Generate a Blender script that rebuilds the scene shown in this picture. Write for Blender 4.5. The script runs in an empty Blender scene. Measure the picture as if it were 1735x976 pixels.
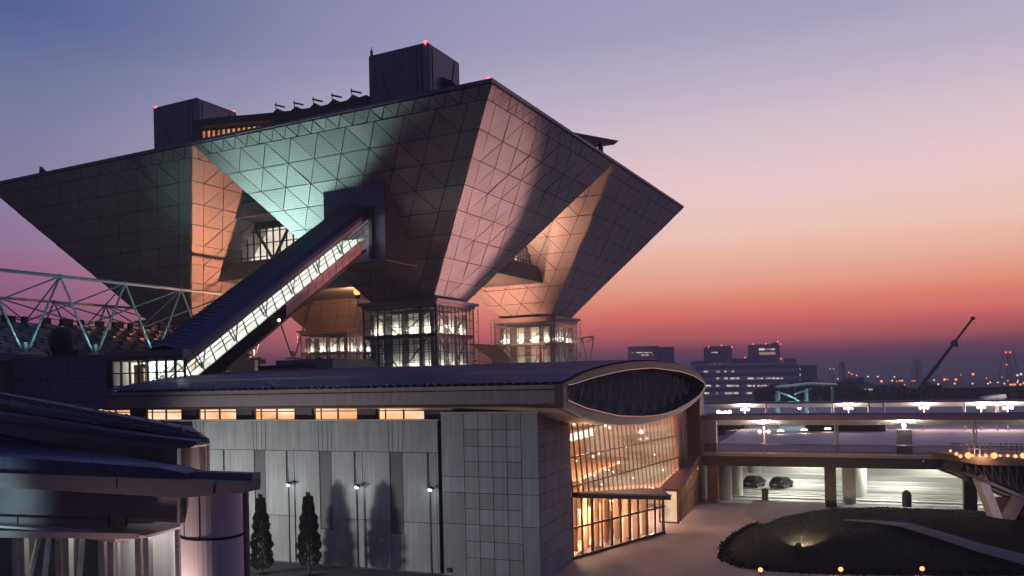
import bpy, math, random
from mathutils import Vector, Matrix
random.seed(7)
R = math.radians
scene = bpy.context.scene
COL = scene.collection

# ------------------------------------------------------------------ camera
CAM_H = 15.0                                   # camera height above the pavement
ROLL, VH, FPX, PX = 0.0216, 155.5573, 1519.1861, -193.4237
cam_data = bpy.data.cameras.new('camera')
cam = bpy.data.objects.new('camera', cam_data); COL.objects.link(cam)
cam_data.sensor_fit = 'HORIZONTAL'; cam_data.sensor_width = 36.0
cam_data.lens = 36.0 * FPX / 1735.0
_c, _s = math.cos(ROLL), math.sin(ROLL)
_ppx, _ppy = PX * _c + VH * _s, -PX * _s + VH * _c
cam_data.shift_x = -_ppx / 1735.0; cam_data.shift_y = _ppy / 1735.0
cam_data.clip_start = 0.5; cam_data.clip_end = 9000
cam.location = (0, 0, CAM_H)
cam.rotation_euler = (Matrix.Rotation(R(90), 4, 'X') @ Matrix.Rotation(-ROLL, 4, 'Z')).to_euler()
scene.camera = cam

# ------------------------------------------------------------------ sky
def lin(h, k=1.0):
    h = h.lstrip('#'); out = []
    for i in (0, 2, 4):
        c = int(h[i:i + 2], 16) / 255
        out.append((c / 12.92 if c <= 0.04045 else ((c + 0.055) / 1.055) ** 2.4) * k)
    return tuple(out)
SUN_AZ = 36.0                                   # degrees right of the view axis, where the sun went down
world = bpy.data.worlds.new('World'); scene.world = world; world.use_nodes = True
nt = world.node_tree; nt.nodes.clear(); L = nt.links.new
def N(t, **k):
    n = nt.nodes.new(t)
    for a, b in k.items(): setattr(n, a, b)
    return n
def M(op, a, b=None, c=None, clamp=False):
    n = N('ShaderNodeMath', operation=op, use_clamp=clamp)
    for i, v in enumerate((a, b, c)):
        if v is None: continue
        if isinstance(v, (int, float)): n.inputs[i].default_value = v
        else: L(v, n.inputs[i])
    return n.outputs[0]
tc = N('ShaderNodeTexCoord'); sep = N('ShaderNodeSeparateXYZ'); L(tc.outputs['Generated'], sep.inputs[0])
elev = M('MULTIPLY', M('ARCSINE', sep.outputs[2]), 2 / math.pi, clamp=True)        # 0 at the horizon, 1 at the zenith
# faint streaks of high cloud and smog stretched along the horizon
mp = N('ShaderNodeMapping'); L(tc.outputs['Generated'], mp.inputs[0]); mp.inputs['Scale'].default_value = (2.2, 2.2, 34)
nz = N('ShaderNodeTexNoise'); L(mp.outputs[0], nz.inputs['Vector']); nz.inputs['Scale'].default_value = 1.6; nz.inputs['Detail'].default_value = 3
elev = M('ADD', elev, M('MULTIPLY', M('SUBTRACT', nz.outputs['Fac'], 0.5), 0.012), clamp=True)
def ramp(stops):
    r = N('ShaderNodeValToRGB'); cr = r.color_ramp; cr.interpolation = 'EASE' if False else 'LINEAR'
    while len(cr.elements) < len(stops): cr.elements.new(0.5)
    for e, (deg, col) in zip(cr.elements, stops):
        e.position = deg / 90.0; e.color = lin(col) + (1,)
    L(elev, r.inputs[0]); return r.outputs[0]
r_sun = ramp([(0, '#46293c'), (0.7, '#743f5a'), (1.6, '#a84c60'), (2.4, '#de6a66'), (3.4, '#f6796a'), (4.7, '#fa9a78'), (6.3, '#fab9a0'),
              (8.3, '#f9cabc'), (10.9, '#eecdcd'), (14.0, '#d9c4cd'), (17.1, '#bdb2c6'), (20.1, '#a49fba'), (30, '#868aae'), (50, '#4c5c8c'), (90, '#2c3e6c')])
r_mid = ramp([(0, '#503048'), (3, '#8c5372'), (5.8, '#9a6185'), (7.4, '#9c6c8e'), (8.8, '#95789b'), (12.1, '#877f9f'), (15.2, '#797c9e'),
              (18.4, '#68719a'), (21.4, '#505f93'), (35, '#3d5088'), (90, '#263764')])
r_anti = ramp([(0, '#2c2436'), (6, '#453750'), (14, '#423f60'), (30, '#2f3c62'), (90, '#1d2a52')])
az = R(SUN_AZ); hl = M('SQRT', M('ADD', M('MULTIPLY', sep.outputs[0], sep.outputs[0]), M('MULTIPLY', sep.outputs[1], sep.outputs[1])))
dot = M('DIVIDE', M('ADD', M('MULTIPLY', sep.outputs[0], math.sin(az)), M('MULTIPLY', sep.outputs[1], math.cos(az))), M('MAXIMUM', hl, 1e-4))
def smooth(x, a, b):
    n = N('ShaderNodeMapRange', interpolation_type='SMOOTHSTEP'); L(x, n.inputs[0]); n.inputs[1].default_value = a; n.inputs[2].default_value = b; return n.outputs[0]
def mixc(f, a, b):
    n = N('ShaderNodeMix', data_type='RGBA'); L(f, n.inputs[0]); L(a, n.inputs[6]); L(b, n.inputs[7]); return n.outputs[2]
skyc = mixc(smooth(dot, 0.48, 0.98), mixc(smooth(dot, -0.5, 0.5), r_anti, r_mid), r_sun)
bg = N('ShaderNodeBackground'); L(skyc, bg.inputs[0]); bg.inputs[1].default_value = 1.1
wo = N('ShaderNodeOutputWorld'); L(bg.outputs[0], wo.inputs[0])

# ------------------------------------------------------------------ last direct glow of the sun, already on the horizon
sun_d = bpy.data.lights.new('sun', 'SUN'); sun_d.energy = 0.05; sun_d.angle = R(12); sun_d.color = (1.0, 0.45, 0.35)
sun = bpy.data.objects.new('sun', sun_d); COL.objects.link(sun)
sun.rotation_euler = Vector((-math.sin(az) * math.cos(R(4)), -math.cos(az) * math.cos(R(4)), -math.sin(R(4)))).to_track_quat('-Z', 'Y').to_euler()

scene.view_settings.view_transform = 'Standard'; scene.view_settings.look = 'None'
scene.view_settings.exposure = 0.0; scene.view_settings.gamma = 1.0
scene.render.engine = 'CYCLES'
cy = scene.cycles
cy.use_denoising = True
try: cy.denoiser = 'OPENIMAGEDENOISE'
except Exception: pass
cy.max_bounces = 6; cy.diffuse_bounces = 3; cy.glossy_bounces = 3; cy.transmission_bounces = 4; cy.transparent_max_bounces = 12
cy.sample_clamp_indirect = 3.0; cy.caustics_reflective = False; cy.caustics_refractive = False

# ------------------------------------------------------------------ frames: tower grid T (x = b, y = a) and hall grid H (x = s, y = n)
T0, T_ANG = (10.9445, 99.8553, 0.0), 59.38
H0, H_ANG = (2.36, 70.23, 0.0), -25.53
FR = {'T': Matrix.Translation(T0) @ Matrix.Rotation(R(T_ANG), 4, 'Z'),
      'H': Matrix.Translation(H0) @ Matrix.Rotation(R(H_ANG), 4, 'Z'),
      'W': Matrix.Identity(4)}
FA = {'T': R(T_ANG), 'H': R(H_ANG), 'W': 0.0}

# ------------------------------------------------------------------ mesh builder
class MB:
    def __init__(s): s.v = []; s.f = []
    def add(s, vs, fs):
        o = len(s.v); s.v += [tuple(map(float, p)) for p in vs]; s.f += [tuple(i + o for i in f) for f in fs]; return s
    def box(s, x0, x1, y0, y1, z0, z1):
        return s.add([(x0, y0, z0), (x1, y0, z0), (x1, y1, z0), (x0, y1, z0), (x0, y0, z1), (x1, y0, z1), (x1, y1, z1), (x0, y1, z1)],
                     [(0, 3, 2, 1), (4, 5, 6, 7), (0, 1, 5, 4), (1, 2, 6, 5), (2, 3, 7, 6), (3, 0, 4, 7)])
    def hexa(s, lo, hi):                      # two matching polygons joined by sides
        n = len(lo)
        return s.add(list(lo) + list(hi), [tuple(range(n - 1, -1, -1)), tuple(range(n, 2 * n))] + [(i, (i + 1) % n, n + (i + 1) % n, n + i) for i in range(n)])
    def prism(s, poly, ax, c0, c1):           # polygon in the other two axes, extruded along ax
        def P(p, c): return {'x': (c, p[0], p[1]), 'y': (p[0], c, p[1]), 'z': (p[0], p[1], c)}[ax]
        return s.hexa([P(p, c0) for p in poly], [P(p, c1) for p in poly])
    def tube(s, a, b, r0, r1=None, n=8, cap=True):
        a, b = Vector(a), Vector(b); r1 = r0 if r1 is None else r1
        d = (b - a).normalized(); u = d.orthogonal().normalized(); w = d.cross(u)
        vs = [a + (u * math.cos(2 * math.pi * i / n) + w * math.sin(2 * math.pi * i / n)) * r0 for i in range(n)]
        vs += [b + (u * math.cos(2 * math.pi * i / n) + w * math.sin(2 * math.pi * i / n)) * r1 for i in range(n)]
        fs = [(i, (i + 1) % n, n + (i + 1) % n, n + i) for i in range(n)]
        if cap: fs += [tuple(range(n - 1, -1, -1)), tuple(range(n, 2 * n))]
        return s.add(vs, fs)
    def bar(s, a, b, w, h, up=(0, 0, 1)):     # rectangular bar from a to b
        a, b = Vector(a), Vector(b); d = (b - a).normalized(); u = Vector(up)
        x = d.cross(u)
        if x.length < 1e-4: x = d.cross(Vector((1, 0, 0)))
        x.normalize(); y = x.cross(d)
        q = [x * (w / 2 * i) + y * (h / 2 * j) for i, j in ((-1, -1), (1, -1), (1, 1), (-1, 1))]
        return s.hexa([a + k for k in q], [b + k for k in q])
    def lathe(s, prof, c=(0, 0, 0), n=12, axis=(0, 0, 1)):
        ax = Vector(axis).normalized(); u = ax.orthogonal().normalized(); w = ax.cross(u); c = Vector(c)
        vs = []
        for r, h in prof:
            vs += [c + ax * h + (u * math.cos(2 * math.pi * i / n) + w * math.sin(2 * math.pi * i / n)) * r for i in range(n)]
        m = len(prof)
        fs = [(k * n + i, k * n + (i + 1) % n, (k + 1) * n + (i + 1) % n, (k + 1) * n + i) for k in range(m - 1) for i in range(n)]
        fs += [tuple(range(n - 1, -1, -1)), tuple(range((m - 1) * n, m * n))]
        return s.add(vs, fs)
    def ball(s, c, r, n=10, m=6):
        return s.lathe([(max(r * math.sin(math.pi * k / m), r * .02), -r * math.cos(math.pi * k / m)) for k in range(m + 1)], c, n)
    def grid(s, rows):                        # list of equal-length lists of points
        n = len(rows[0]); vs = [p for r in rows for p in r]
        return s.add(vs, [(i * n + j, i * n + j + 1, (i + 1) * n + j + 1, (i + 1) * n + j) for i in range(len(rows) - 1) for j in range(n - 1)])

class Thing:
    def __init__(s, o, frame, at): s.o, s.frame, s.at = o, frame, Vector(at)
def clean(s): return s
def thing(name, label, cat, at=(0, 0, 0), frame='W', group=None, kind=None, rot=0.0):
    o = bpy.data.objects.new(name, None); COL.objects.link(o); o.empty_display_size = 0.5
    p = FR[frame] @ Vector(at); o.location = p; o.rotation_euler = (0, 0, FA[frame] + rot)
    if label: o['label'] = label
    if cat: o['category'] = cat
    if group: o['group'] = group
    if kind: o['kind'] = kind
    return Thing(o, frame, at)
def mesh_of(name, mb, mat, shift=(0, 0, 0), smooth=False):
    me = bpy.data.meshes.new(name); sx, sy, sz = shift
    me.from_pydata([(x - sx, y - sy, z - sz) for x, y, z in mb.v], [], mb.f); me.update()
    if smooth: me.polygons.foreach_set('use_smooth', [True] * len(me.polygons))
    me.materials.append(mat); return me
def part(name, mb, mat, th, par=None, label=None, kind=None, smooth=False, fix=False):
    """one mesh object under thing th (or under its part par); coordinates in the thing's frame unless fix"""
    me = mb if isinstance(mb, bpy.types.Mesh) else mesh_of(name, mb, mat, (0, 0, 0) if fix else th.at, smooth)
    o = bpy.data.objects.new(name, me); COL.objects.link(o); o.parent = par or th.o
    if label: o['label'] = label
    if kind: o['kind'] = kind
    return o
def put(name, me, th, loc, par=None, rot=(0, 0, 0)):
    """a piece that shares mesh data with its twins; loc in the thing's frame"""
    o = bpy.data.objects.new(name, me); COL.objects.link(o); o.parent = par or th.o
    o.location = Vector(loc) - th.at; o.rotation_euler = rot; return o
def solo(name, mb, mat, label, cat, at=(0, 0, 0), frame='W', group=None, kind=None, smooth=False, rot=0.0):
    """a thing (or piece of the setting) that is one mesh; coordinates relative to at, in its frame"""
    me = mb if isinstance(mb, bpy.types.Mesh) else mesh_of(name, mb, mat, (0, 0, 0), smooth)
    o = bpy.data.objects.new(name, me); COL.objects.link(o)
    o.location = FR[frame] @ Vector(at); o.rotation_euler = (0, 0, FA[frame] + rot)
    if label: o['label'] = label
    if cat: o['category'] = cat
    if group: o['group'] = group
    if kind: o['kind'] = kind
    return o
def copy_tree(o, parent=None):
    c = o.copy(); COL.objects.link(c)
    if parent: c.parent = parent
    for ch in list(o.children): copy_tree(ch, c)
    return c

# surveyed points: a pixel of the 1735 x 976 photograph turned into a point on a known plane
def ray(x, y):
    x -= 867; y -= 488
    u = x * _c - y * _s; v = x * _s + y * _c
    return Vector(((u - PX) / FPX, 1.0, -(v - VH) / FPX))
def on_n(x, y, n):       # plane n = const of the hall grid -> (s, n, z)
    inv = FR['H'].inverted(); o = inv @ Vector((0, 0, CAM_H)); d = inv.to_3x3() @ ray(x, y)
    t = (n - o.y) / d.y; return o + d * t
def on_z(x, y, z, frame='H'):
    inv = FR[frame].inverted(); o = inv @ Vector((0, 0, CAM_H)); d = inv.to_3x3() @ ray(x, y)
    t = (z - o.z) / d.z; return o + d * t
def on_Y(x, y, Y): return Vector((0, 0, CAM_H)) + ray(x, y) * Y

# ------------------------------------------------------------------ materials
def material(name, col, rough=0.6, metal=0.0, var=0.12, scale=1.5, bump=0.0, bscale=8.0, emit=None, estr=0.0, spec=0.5, streak=0.0, rnd=0.0, alpha=None):
    m = bpy.data.materials.new(name); m.use_nodes = True; t = m.node_tree; n = t.nodes; l = t.links.new
    b = n['Principled BSDF']; b.inputs['Roughness'].default_value = rough; b.inputs['Metallic'].default_value = metal
    b.inputs['Specular IOR Level'].default_value = spec
    c = n.new('ShaderNodeTexCoord'); z = n.new('ShaderNodeTexNoise'); z.inputs['Scale'].default_value = scale; z.inputs['Detail'].default_value = 5
    l(c.outputs['Object'], z.inputs['Vector'])
    mx = n.new('ShaderNodeMix'); mx.data_type = 'RGBA'
    mx.inputs[6].default_value = tuple(max(0, x * (1 - var * 1.6)) for x in col) + (1,); mx.inputs[7].default_value = tuple(min(1, x * (1 + var * 1.6)) for x in col) + (1,)
    l(z.outputs['Fac'], mx.inputs[0]); out = mx.outputs[2]
    if streak:                                  # rain streaks down the face
        mp = n.new('ShaderNodeMapping'); mp.inputs['Scale'].default_value = (2.4, 2.4, 0.12); l(c.outputs['Object'], mp.inputs[0])
        s2 = n.new('ShaderNodeTexNoise'); s2.inputs['Scale'].default_value = 1.3; s2.inputs['Detail'].default_value = 6; l(mp.outputs[0], s2.inputs['Vector'])
        rr = n.new('ShaderNodeMapRange'); rr.inputs[1].default_value = 0.35; rr.inputs[2].default_value = 0.7; rr.inputs[3].default_value = 1 - streak; rr.inputs[4].default_value = 1.0
        l(s2.outputs['Fac'], rr.inputs[0]); v = n.new('ShaderNodeMix'); v.data_type = 'RGBA'; v.blend_type = 'MULTIPLY'; v.inputs[0].default_value = 1
        l(out, v.inputs[6]); l(rr.outputs[0], v.inputs[7]); out = v.outputs[2]
    if rnd:                                     # each piece its own shade
        oi = n.new('ShaderNodeObjectInfo'); rr = n.new('ShaderNodeMapRange'); rr.inputs[3].default_value = 1 - rnd; rr.inputs[4].default_value = 1 + rnd
        l(oi.outputs['Random'], rr.inputs[0]); v = n.new('ShaderNodeMix'); v.data_type = 'RGBA'; v.blend_type = 'MULTIPLY'; v.inputs[0].default_value = 1
        l(out, v.inputs[6]); l(rr.outputs[0], v.inputs[7]); out = v.outputs[2]
    l(out, b.inputs['Base Color'])
    if rough > 0.15:
        r2 = n.new('ShaderNodeMapRange'); r2.inputs[3].default_value = rough * 0.8; r2.inputs[4].default_value = min(1, rough * 1.2); l(z.outputs['Fac'], r2.inputs[0]); l(r2.outputs[0], b.inputs['Roughness'])
    if bump:
        bz = n.new('ShaderNodeTexNoise'); bz.inputs['Scale'].default_value = bscale; bz.inputs['Detail'].default_value = 4; l(c.outputs['Object'], bz.inputs['Vector'])
        bp = n.new('ShaderNodeBump'); bp.inputs['Strength'].default_value = bump; bp.inputs['Distance'].default_value = 0.05; l(bz.outputs['Fac'], bp.inputs['Height']); l(bp.outputs[0], b.inputs['Normal'])
    if emit:
        b.inputs['Emission Color'].default_value = tuple(emit) + (1,); b.inputs['Emission Strength'].default_value = estr
    return m
def lamp_mat(name, col, strength):
    m = bpy.data.materials.new(name); m.use_nodes = True; n = m.node_tree.nodes; n.clear()
    e = n.new('ShaderNodeEmission'); e.inputs[0].default_value = tuple(col) + (1,); e.inputs[1].default_value = strength
    o = n.new('ShaderNodeOutputMaterial'); m.node_tree.links.new(e.outputs[0], o.inputs[0]); return m
def lit_room(name, c0, c1, strength, scale=(1, 1, 1), dark=0.25):
    """a lit interior seen through a window: uneven warm glow"""
    m = bpy.data.materials.new(name); m.use_nodes = True; t = m.node_tree; n = t.nodes; n.clear(); l = t.links.new
    c = n.new('ShaderNodeTexCoord'); mp = n.new('ShaderNodeMapping'); mp.inputs['Scale'].default_value = scale; l(c.outputs['Object'], mp.inputs[0])
    z = n.new('ShaderNodeTexNoise'); z.inputs['Scale'].default_value = 1.0; z.inputs['Detail'].default_value = 3; l(mp.outputs[0], z.inputs['Vector'])
    r = n.new('ShaderNodeValToRGB'); r.color_ramp.elements[0].position = 0.3; r.color_ramp.elements[0].color = tuple(x * dark for x in c0) + (1,)
    r.color_ramp.elements[1].position = 0.66; r.color_ramp.elements[1].color = tuple(c1) + (1,)
    e1 = r.color_ramp.elements.new(0.45); e1.color = tuple(c0) + (1,); l(z.outputs['Fac'], r.inputs[0])
    e = n.new('ShaderNodeEmission'); l(r.outputs[0], e.inputs[0]); e.inputs[1].default_value = strength
    o = n.new('ShaderNodeOutputMaterial'); l(e.outputs[0], o.inputs[0]); return m
def glass_mat(name, tint=(0.85, 0.9, 0.9), refl=0.12, rough=0.02):
    m = bpy.data.materials.new(name); m.use_nodes = True; t = m.node_tree; n = t.nodes; n.clear(); l = t.links.new
    tr = n.new('ShaderNodeBsdfTransparent'); tr.inputs[0].default_value = tuple(tint) + (1,)
    g = n.new('ShaderNodeBsdfGlossy'); g.inputs['Roughness'].default_value = rough
    fr = n.new('ShaderNodeLayerWeight'); fr.inputs[0].default_value = 0.5
    pw = n.new('ShaderNodeMath'); pw.operation = 'POWER'; pw.inputs[1].default_value = 4.0; l(fr.outputs['Facing'], pw.inputs[0])
    ad = n.new('ShaderNodeMath'); ad.operation = 'MULTIPLY_ADD'; ad.inputs[1].default_value = 0.6; ad.inputs[2].default_value = refl * 0.45; ad.use_clamp = True; l(pw.outputs[0], ad.inputs[0])
    mx = n.new('ShaderNodeMixShader'); l(ad.outputs[0], mx.inputs[0]); l(tr.outputs[0], mx.inputs[1]); l(g.outputs[0], mx.inputs[2])
    o = n.new('ShaderNodeOutputMaterial'); l(mx.outputs[0], o.inputs[0]); return m
def panel_mat():
    """brushed metal cladding with a fine grid of small raised tiles"""
    m = material('titanium_panel', (0.39, 0.335, 0.32), 0.52, 0.25, var=0.13, scale=0.25, rnd=0.09)
    t = m.node_tree; n = t.nodes; l = t.links.new; b = n['Principled BSDF']
    c = n.new('ShaderNodeTexCoord')
    br = n.new('ShaderNodeTexBrick'); br.inputs['Scale'].default_value = 1.0; br.inputs['Brick Width'].default_value = 0.62; br.inputs['Row Height'].default_value = 0.31
    br.inputs['Mortar Size'].default_value = 0.03; br.inputs['Color1'].default_value = (1, 1, 1, 1); br.inputs['Color2'].default_value = (0.86, 0.86, 0.86, 1); br.inputs['Mortar'].default_value = (0.45, 0.45, 0.45, 1)
    sp = n.new('ShaderNodeSeparateXYZ'); cb = n.new('ShaderNodeCombineXYZ'); ad = n.new('ShaderNodeMath'); ad.operation = 'ADD'
    l(c.outputs['Object'], sp.inputs[0]); l(sp.outputs[0], ad.inputs[0]); l(sp.outputs[1], ad.inputs[1]); l(ad.outputs[0], cb.inputs[0]); l(sp.outputs[2], cb.inputs[1]); l(cb.outputs[0], br.inputs['Vector'])
    src = b.inputs['Base Color'].links[0].from_socket
    v = n.new('ShaderNodeMix'); v.data_type = 'RGBA'; v.blend_type = 'MULTIPLY'; v.inputs[0].default_value = 0.55; l(src, v.inputs[6]); l(br.outputs['Color'], v.inputs[7]); l(v.outputs[2], b.inputs['Base Color'])
    return m
X = {}
X['panel'] = panel_mat()
X['joint'] = material('dark_joint', (0.014, 0.013, 0.014), 0.9, spec=.1)
X['coreclad'] = material('core_cladding', (0.20, 0.18, 0.26), 0.55, 0.2, var=0.08, scale=0.4, streak=0.25)
X['darkmetal'] = material('dark_metal', (0.035, 0.032, 0.036), 0.5, 0.4)
X['steel'] = material('grey_steel', (0.16, 0.15, 0.155), 0.4, 0.6)
X['bright'] = material('polished_steel', (0.55, 0.52, 0.52), 0.25, 0.9)
X['teal'] = material('teal_paint', (0.30, 0.44, 0.45), 0.4, 0.0, var=0.06)
X['concrete'] = material('concrete', (0.36, 0.36, 0.37), 0.85, var=0.10, scale=0.8, bump=0.25, bscale=5, streak=0.26, rnd=0.11)
X['concrete2'] = material('concrete_tile', (0.30, 0.30, 0.325), 0.8, var=0.12, scale=0.9, bump=0.2, bscale=5, streak=0.22, rnd=0.15)
X['louvre'] = material('louvre_grey', (0.10, 0.105, 0.11), 0.7, var=0.1)
X['roofblue'] = material('blue_roof_metal', (0.12, 0.12, 0.24), 0.42, 0.35, var=0.10, scale=0.35)
X['fascia'] = material('brown_grey_fascia', (0.22, 0.175, 0.18), 0.55, 0.2, var=0.08, rnd=0.06)
X['soffit'] = material('pale_soffit', (0.42, 0.36, 0.36), 0.6)
X['brown'] = material('red_brown_cladding', (0.17, 0.075, 0.055), 0.5, 0.1, var=0.1, scale=0.6)
X['glass'] = glass_mat('clear_glass')
X['glassd'] = glass_mat('dim_glass', (0.75, 0.75, 0.78), 0.16, 0.03)
X['white'] = material('white_wall', (0.72, 0.70, 0.67), 0.7, var=0.05)
X['warmwall'] = material('warm_timber_wall', (0.62, 0.40, 0.26), 0.6, var=0.15, scale=0.7)
X['mullion'] = material('bronze_mullion', (0.09, 0.055, 0.045), 0.4, 0.5)
X['pave'] = material('paving', (0.235, 0.195, 0.215), 0.8, var=0.26, scale=0.16, bump=0.15, bscale=3)
X['asphalt'] = material('asphalt', (0.055, 0.054, 0.056), 0.9, var=0.15)
X['grass'] = material('dark_grass', (0.0065, 0.0075, 0.0045), 0.95, var=0.4, scale=1.2, spec=0.1)
X['leaf'] = material('leaf', (0.022, 0.036, 0.018), 0.7, var=0.4, scale=3)
X['bark'] = material('bark', (0.05, 0.035, 0.025), 0.9)
X['pale'] = material('pale_concrete', (0.52, 0.51, 0.48), 0.75, var=0.08)
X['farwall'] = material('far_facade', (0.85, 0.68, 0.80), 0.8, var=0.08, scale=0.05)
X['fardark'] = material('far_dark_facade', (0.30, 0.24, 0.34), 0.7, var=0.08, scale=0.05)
X['red'] = lamp_mat('red_beacon', (1.0, 0.06, 0.10), 6)
X['lampw'] = lamp_mat('warm_globe', (1.0, 0.78, 0.60), 6)
X['lampo'] = lamp_mat('orange_globe', (1.0, 0.34, 0.11), 2.6)
X['lampc'] = lamp_mat('cool_globe', (0.80, 1.0, 0.92), 10)
X['tube'] = lamp_mat('fluorescent', (0.94, 1.0, 0.88), 7)
X['cream'] = lamp_mat('cream_lamp', (1.0, 0.86, 0.62), 9)
X['winw'] = lamp_mat('lit_pane', (1.0, 0.80, 0.62), 1.0)

def lamp(name, kind, pos, power, col, frame='W', size=0.3, aim=None, cone=60, blend=0.5, sy=None, spread=None):
    d = bpy.data.lights.new(name, kind); d.energy = power; d.color = col
    if kind in ('POINT', 'SPOT'): d.shadow_soft_size = size
    if kind == 'SPOT': d.spot_size = R(cone); d.spot_blend = blend
    if kind == 'AREA':
        d.size = size
        if sy: d.shape = 'RECTANGLE'; d.size_y = sy
        if spread: d.spread = R(spread)
    o = bpy.data.objects.new(name, d); COL.objects.link(o); p = FR[frame] @ Vector(pos); o.location = p
    if aim is not None:
        o.rotation_euler = ((FR[frame] @ Vector(aim)) - p).to_track_quat('-Z', 'Y').to_euler()
    return o

# ================================================================== CONFERENCE TOWER (frame T: x = b, y = a)
ZT, ZB, HALF = 48.2775, 26.4789, 45.0
BASE = 10.05; INSET = (HALF - BASE) / 2; KS = INSET / (ZT - ZB)
tower = thing('conference_tower', 'conference tower of four joined inverted pyramids standing on glazed shafts', 'building', (22.5, 22.5, 0), 'T')

def inset_poly(pts, d):
    """shrink a convex polygon (u, w) by d on every side"""
    n = len(pts); A = sum(pts[i][0] * pts[(i + 1) % n][1] - pts[(i + 1) % n][0] * pts[i][1] for i in range(n)) / 2
    if A < 0: pts = pts[::-1]
    out = []
    for i in range(n):
        p0, p1, p2 = (Vector(pts[(i + k) % n]) for k in (-1, 0, 1))
        e1 = (p1 - p0).normalized(); e2 = (p2 - p1).normalized()
        n1 = Vector((-e1.y, e1.x)); n2 = Vector((-e2.y, e2.x))
        den = e1.x * e2.y - e1.y * e2.x
        a = p0 + n1 * d; b = p1 + n2 * d
        t = ((b.x - a.x) * e2.y - (b.y - a.y) * e2.x) / den
        out.append(tuple(a + e1 * t))
    A2 = sum(out[i][0] * out[(i + 1) % n][1] - out[(i + 1) % n][0] * out[i][1] for i in range(n)) / 2
    return out if A2 > 0.05 else None
def face_cells():
    cells = []; S = 2.11; top = 1.15; row = 2.06
    hw = lambda q: 22.5 - q
    k = [S * (i - 9.5) for i in range(20)]                     # zigzag band under the parapet
    up = [x for x in [S * (i - 10) for i in range(21)] if abs(x) < 22.3]
    lo = [x for x in k if abs(x) < hw(top) - 0.2]
    up = [S * (i - len(lo) / 2) for i in range(len(lo) + 1)]
    for i in range(len(lo)):
        cells.append([(up[i], 0.12), (up[i + 1], 0.12), (lo[i], top)])
        if i + 1 < len(lo): cells.append([(lo[i], top), (up[i + 1], 0.12), (lo[i + 1], top)])
    cells.append([(-22.38, 0.12), (up[0], 0.12), (lo[0], top), (-hw(top), top)]); cells.append([(up[-1], 0.12), (22.38, 0.12), (hw(top), top), (lo[-1], top)])
    rows = [min(top + row * r, INSET) for r in range(9)]
    for r in range(8):
        n0 = 10 - r; q0, q1 = rows[r], rows[r + 1]
        a = [2 * S * (j - (n0 - 1) / 2) for j in range(n0)]; b = [2 * S * (j - (n0 - 2) / 2) for j in range(n0 - 1)]
        for j in range(n0 - 1):
            cells.append([(a[j], q0), (a[j + 1], q0), (b[j], q1)])
            if j: cells.append([(b[j - 1], q1), (a[j], q0), (b[j], q1)])
        cells.append([(-hw(q0), q0), (a[0], q0), (b[0], q1), (-hw(q1), q1)]); cells.append([(a[-1], q0), (hw(q0), q0), (hw(q1), q1), (b[-1], q1)])
    return cells
CELLS = face_cells()
SL = math.sqrt(1 + 1 / KS ** 2)                               # slope length per unit inset
def face_pt(which, ia, ib, u, q, out=0.0):
    """point on the -b ('B') or -a ('A') face of pyramid (ia, ib): u across, q inset from the top edge"""
    z = ZT - q / KS; nz = 1 / math.hypot(1, 1 / KS); nh = nz / KS
    if which == 'B': return (ib * HALF + q - nh * out, ia * HALF + 22.5 + u, z - nz * out)
    return (ib * HALF + 22.5 + u, ia * HALF + q - nh * out, z - nz * out)
def cell_mesh(mb, which, ia, ib, cell):
    cs = [(u, q * SL) for u, q in cell]
    p = inset_poly(cs, 0.055)
    if not p: return False
    lo = [face_pt(which, ia, ib, u, w / SL, 0.0) for u, w in p]; rq = random.Random(hash((which, ia, ib, round(cell[0][0], 2), round(cell[0][1], 2), len(cell)))); hi = [face_pt(which, ia, ib, u, w / SL, 0.09 + rq.uniform(-.055, .055)) for u, w in p]
    v1 = Vector(hi[1]) - Vector(hi[0]); v2 = Vector(hi[2]) - Vector(hi[0]); nn = v1.cross(v2)
    outd = Vector(face_pt(which, ia, ib, 0, 0, 1)) - Vector(face_pt(which, ia, ib, 0, 0, 0))
    if nn.dot(outd) < 0: lo, hi = lo[::-1], hi[::-1]
    mb.hexa(lo, hi); return True
for ia, ib in ((0, 0), (1, 0), (0, 1), (1, 1)):
    x0, y0 = ib * HALF, ia * HALF
    mb = MB(); i = INSET
    mb.hexa([(x0 + i, y0 + i, ZB), (x0 + HALF - i, y0 + i, ZB), (x0 + HALF - i, y0 + HALF - i, ZB), (x0 + i, y0 + HALF - i, ZB)],
            [(x0, y0, ZT), (x0 + HALF, y0, ZT), (x0 + HALF, y0 + HALF, ZT), (x0, y0 + HALF, ZT)])
    pyr = part('inverted_pyramid', mb, X.setdefault('seam', material('panel_seam', (.055, .05, .05), .8, spec=.1)), tower)
    # parapet lip along the two outer edges in view
    lip = MB()
    if ib == 0: lip.box(x0 - 0.12, x0 + 0.5, y0 + (0 if ia else 0.5), y0 + HALF, ZT - 0.02, ZT + 0.35)
    if ia == 0: lip.box(x0 - (0.12 if ib == 0 else 0), x0 + HALF, y0 - 0.12, y0 + 0.5, ZT - 0.02, ZT + 0.35)
    if lip.v: part('parapet', lip, X['coreclad'], tower, pyr)
    for which in ('B', 'A'):
        if (ia, ib) == (0, 0):
            for c in CELLS:
                m = MB()
                if cell_mesh(m, which, ia, ib, c): part('cladding_panel', m, X['panel'], tower, pyr)
        else:
            m = MB()
            for c in CELLS: cell_mesh(m, which, ia, ib, c)
            part('cladding', m, X['panel'], tower, pyr, kind='stuff')

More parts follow.
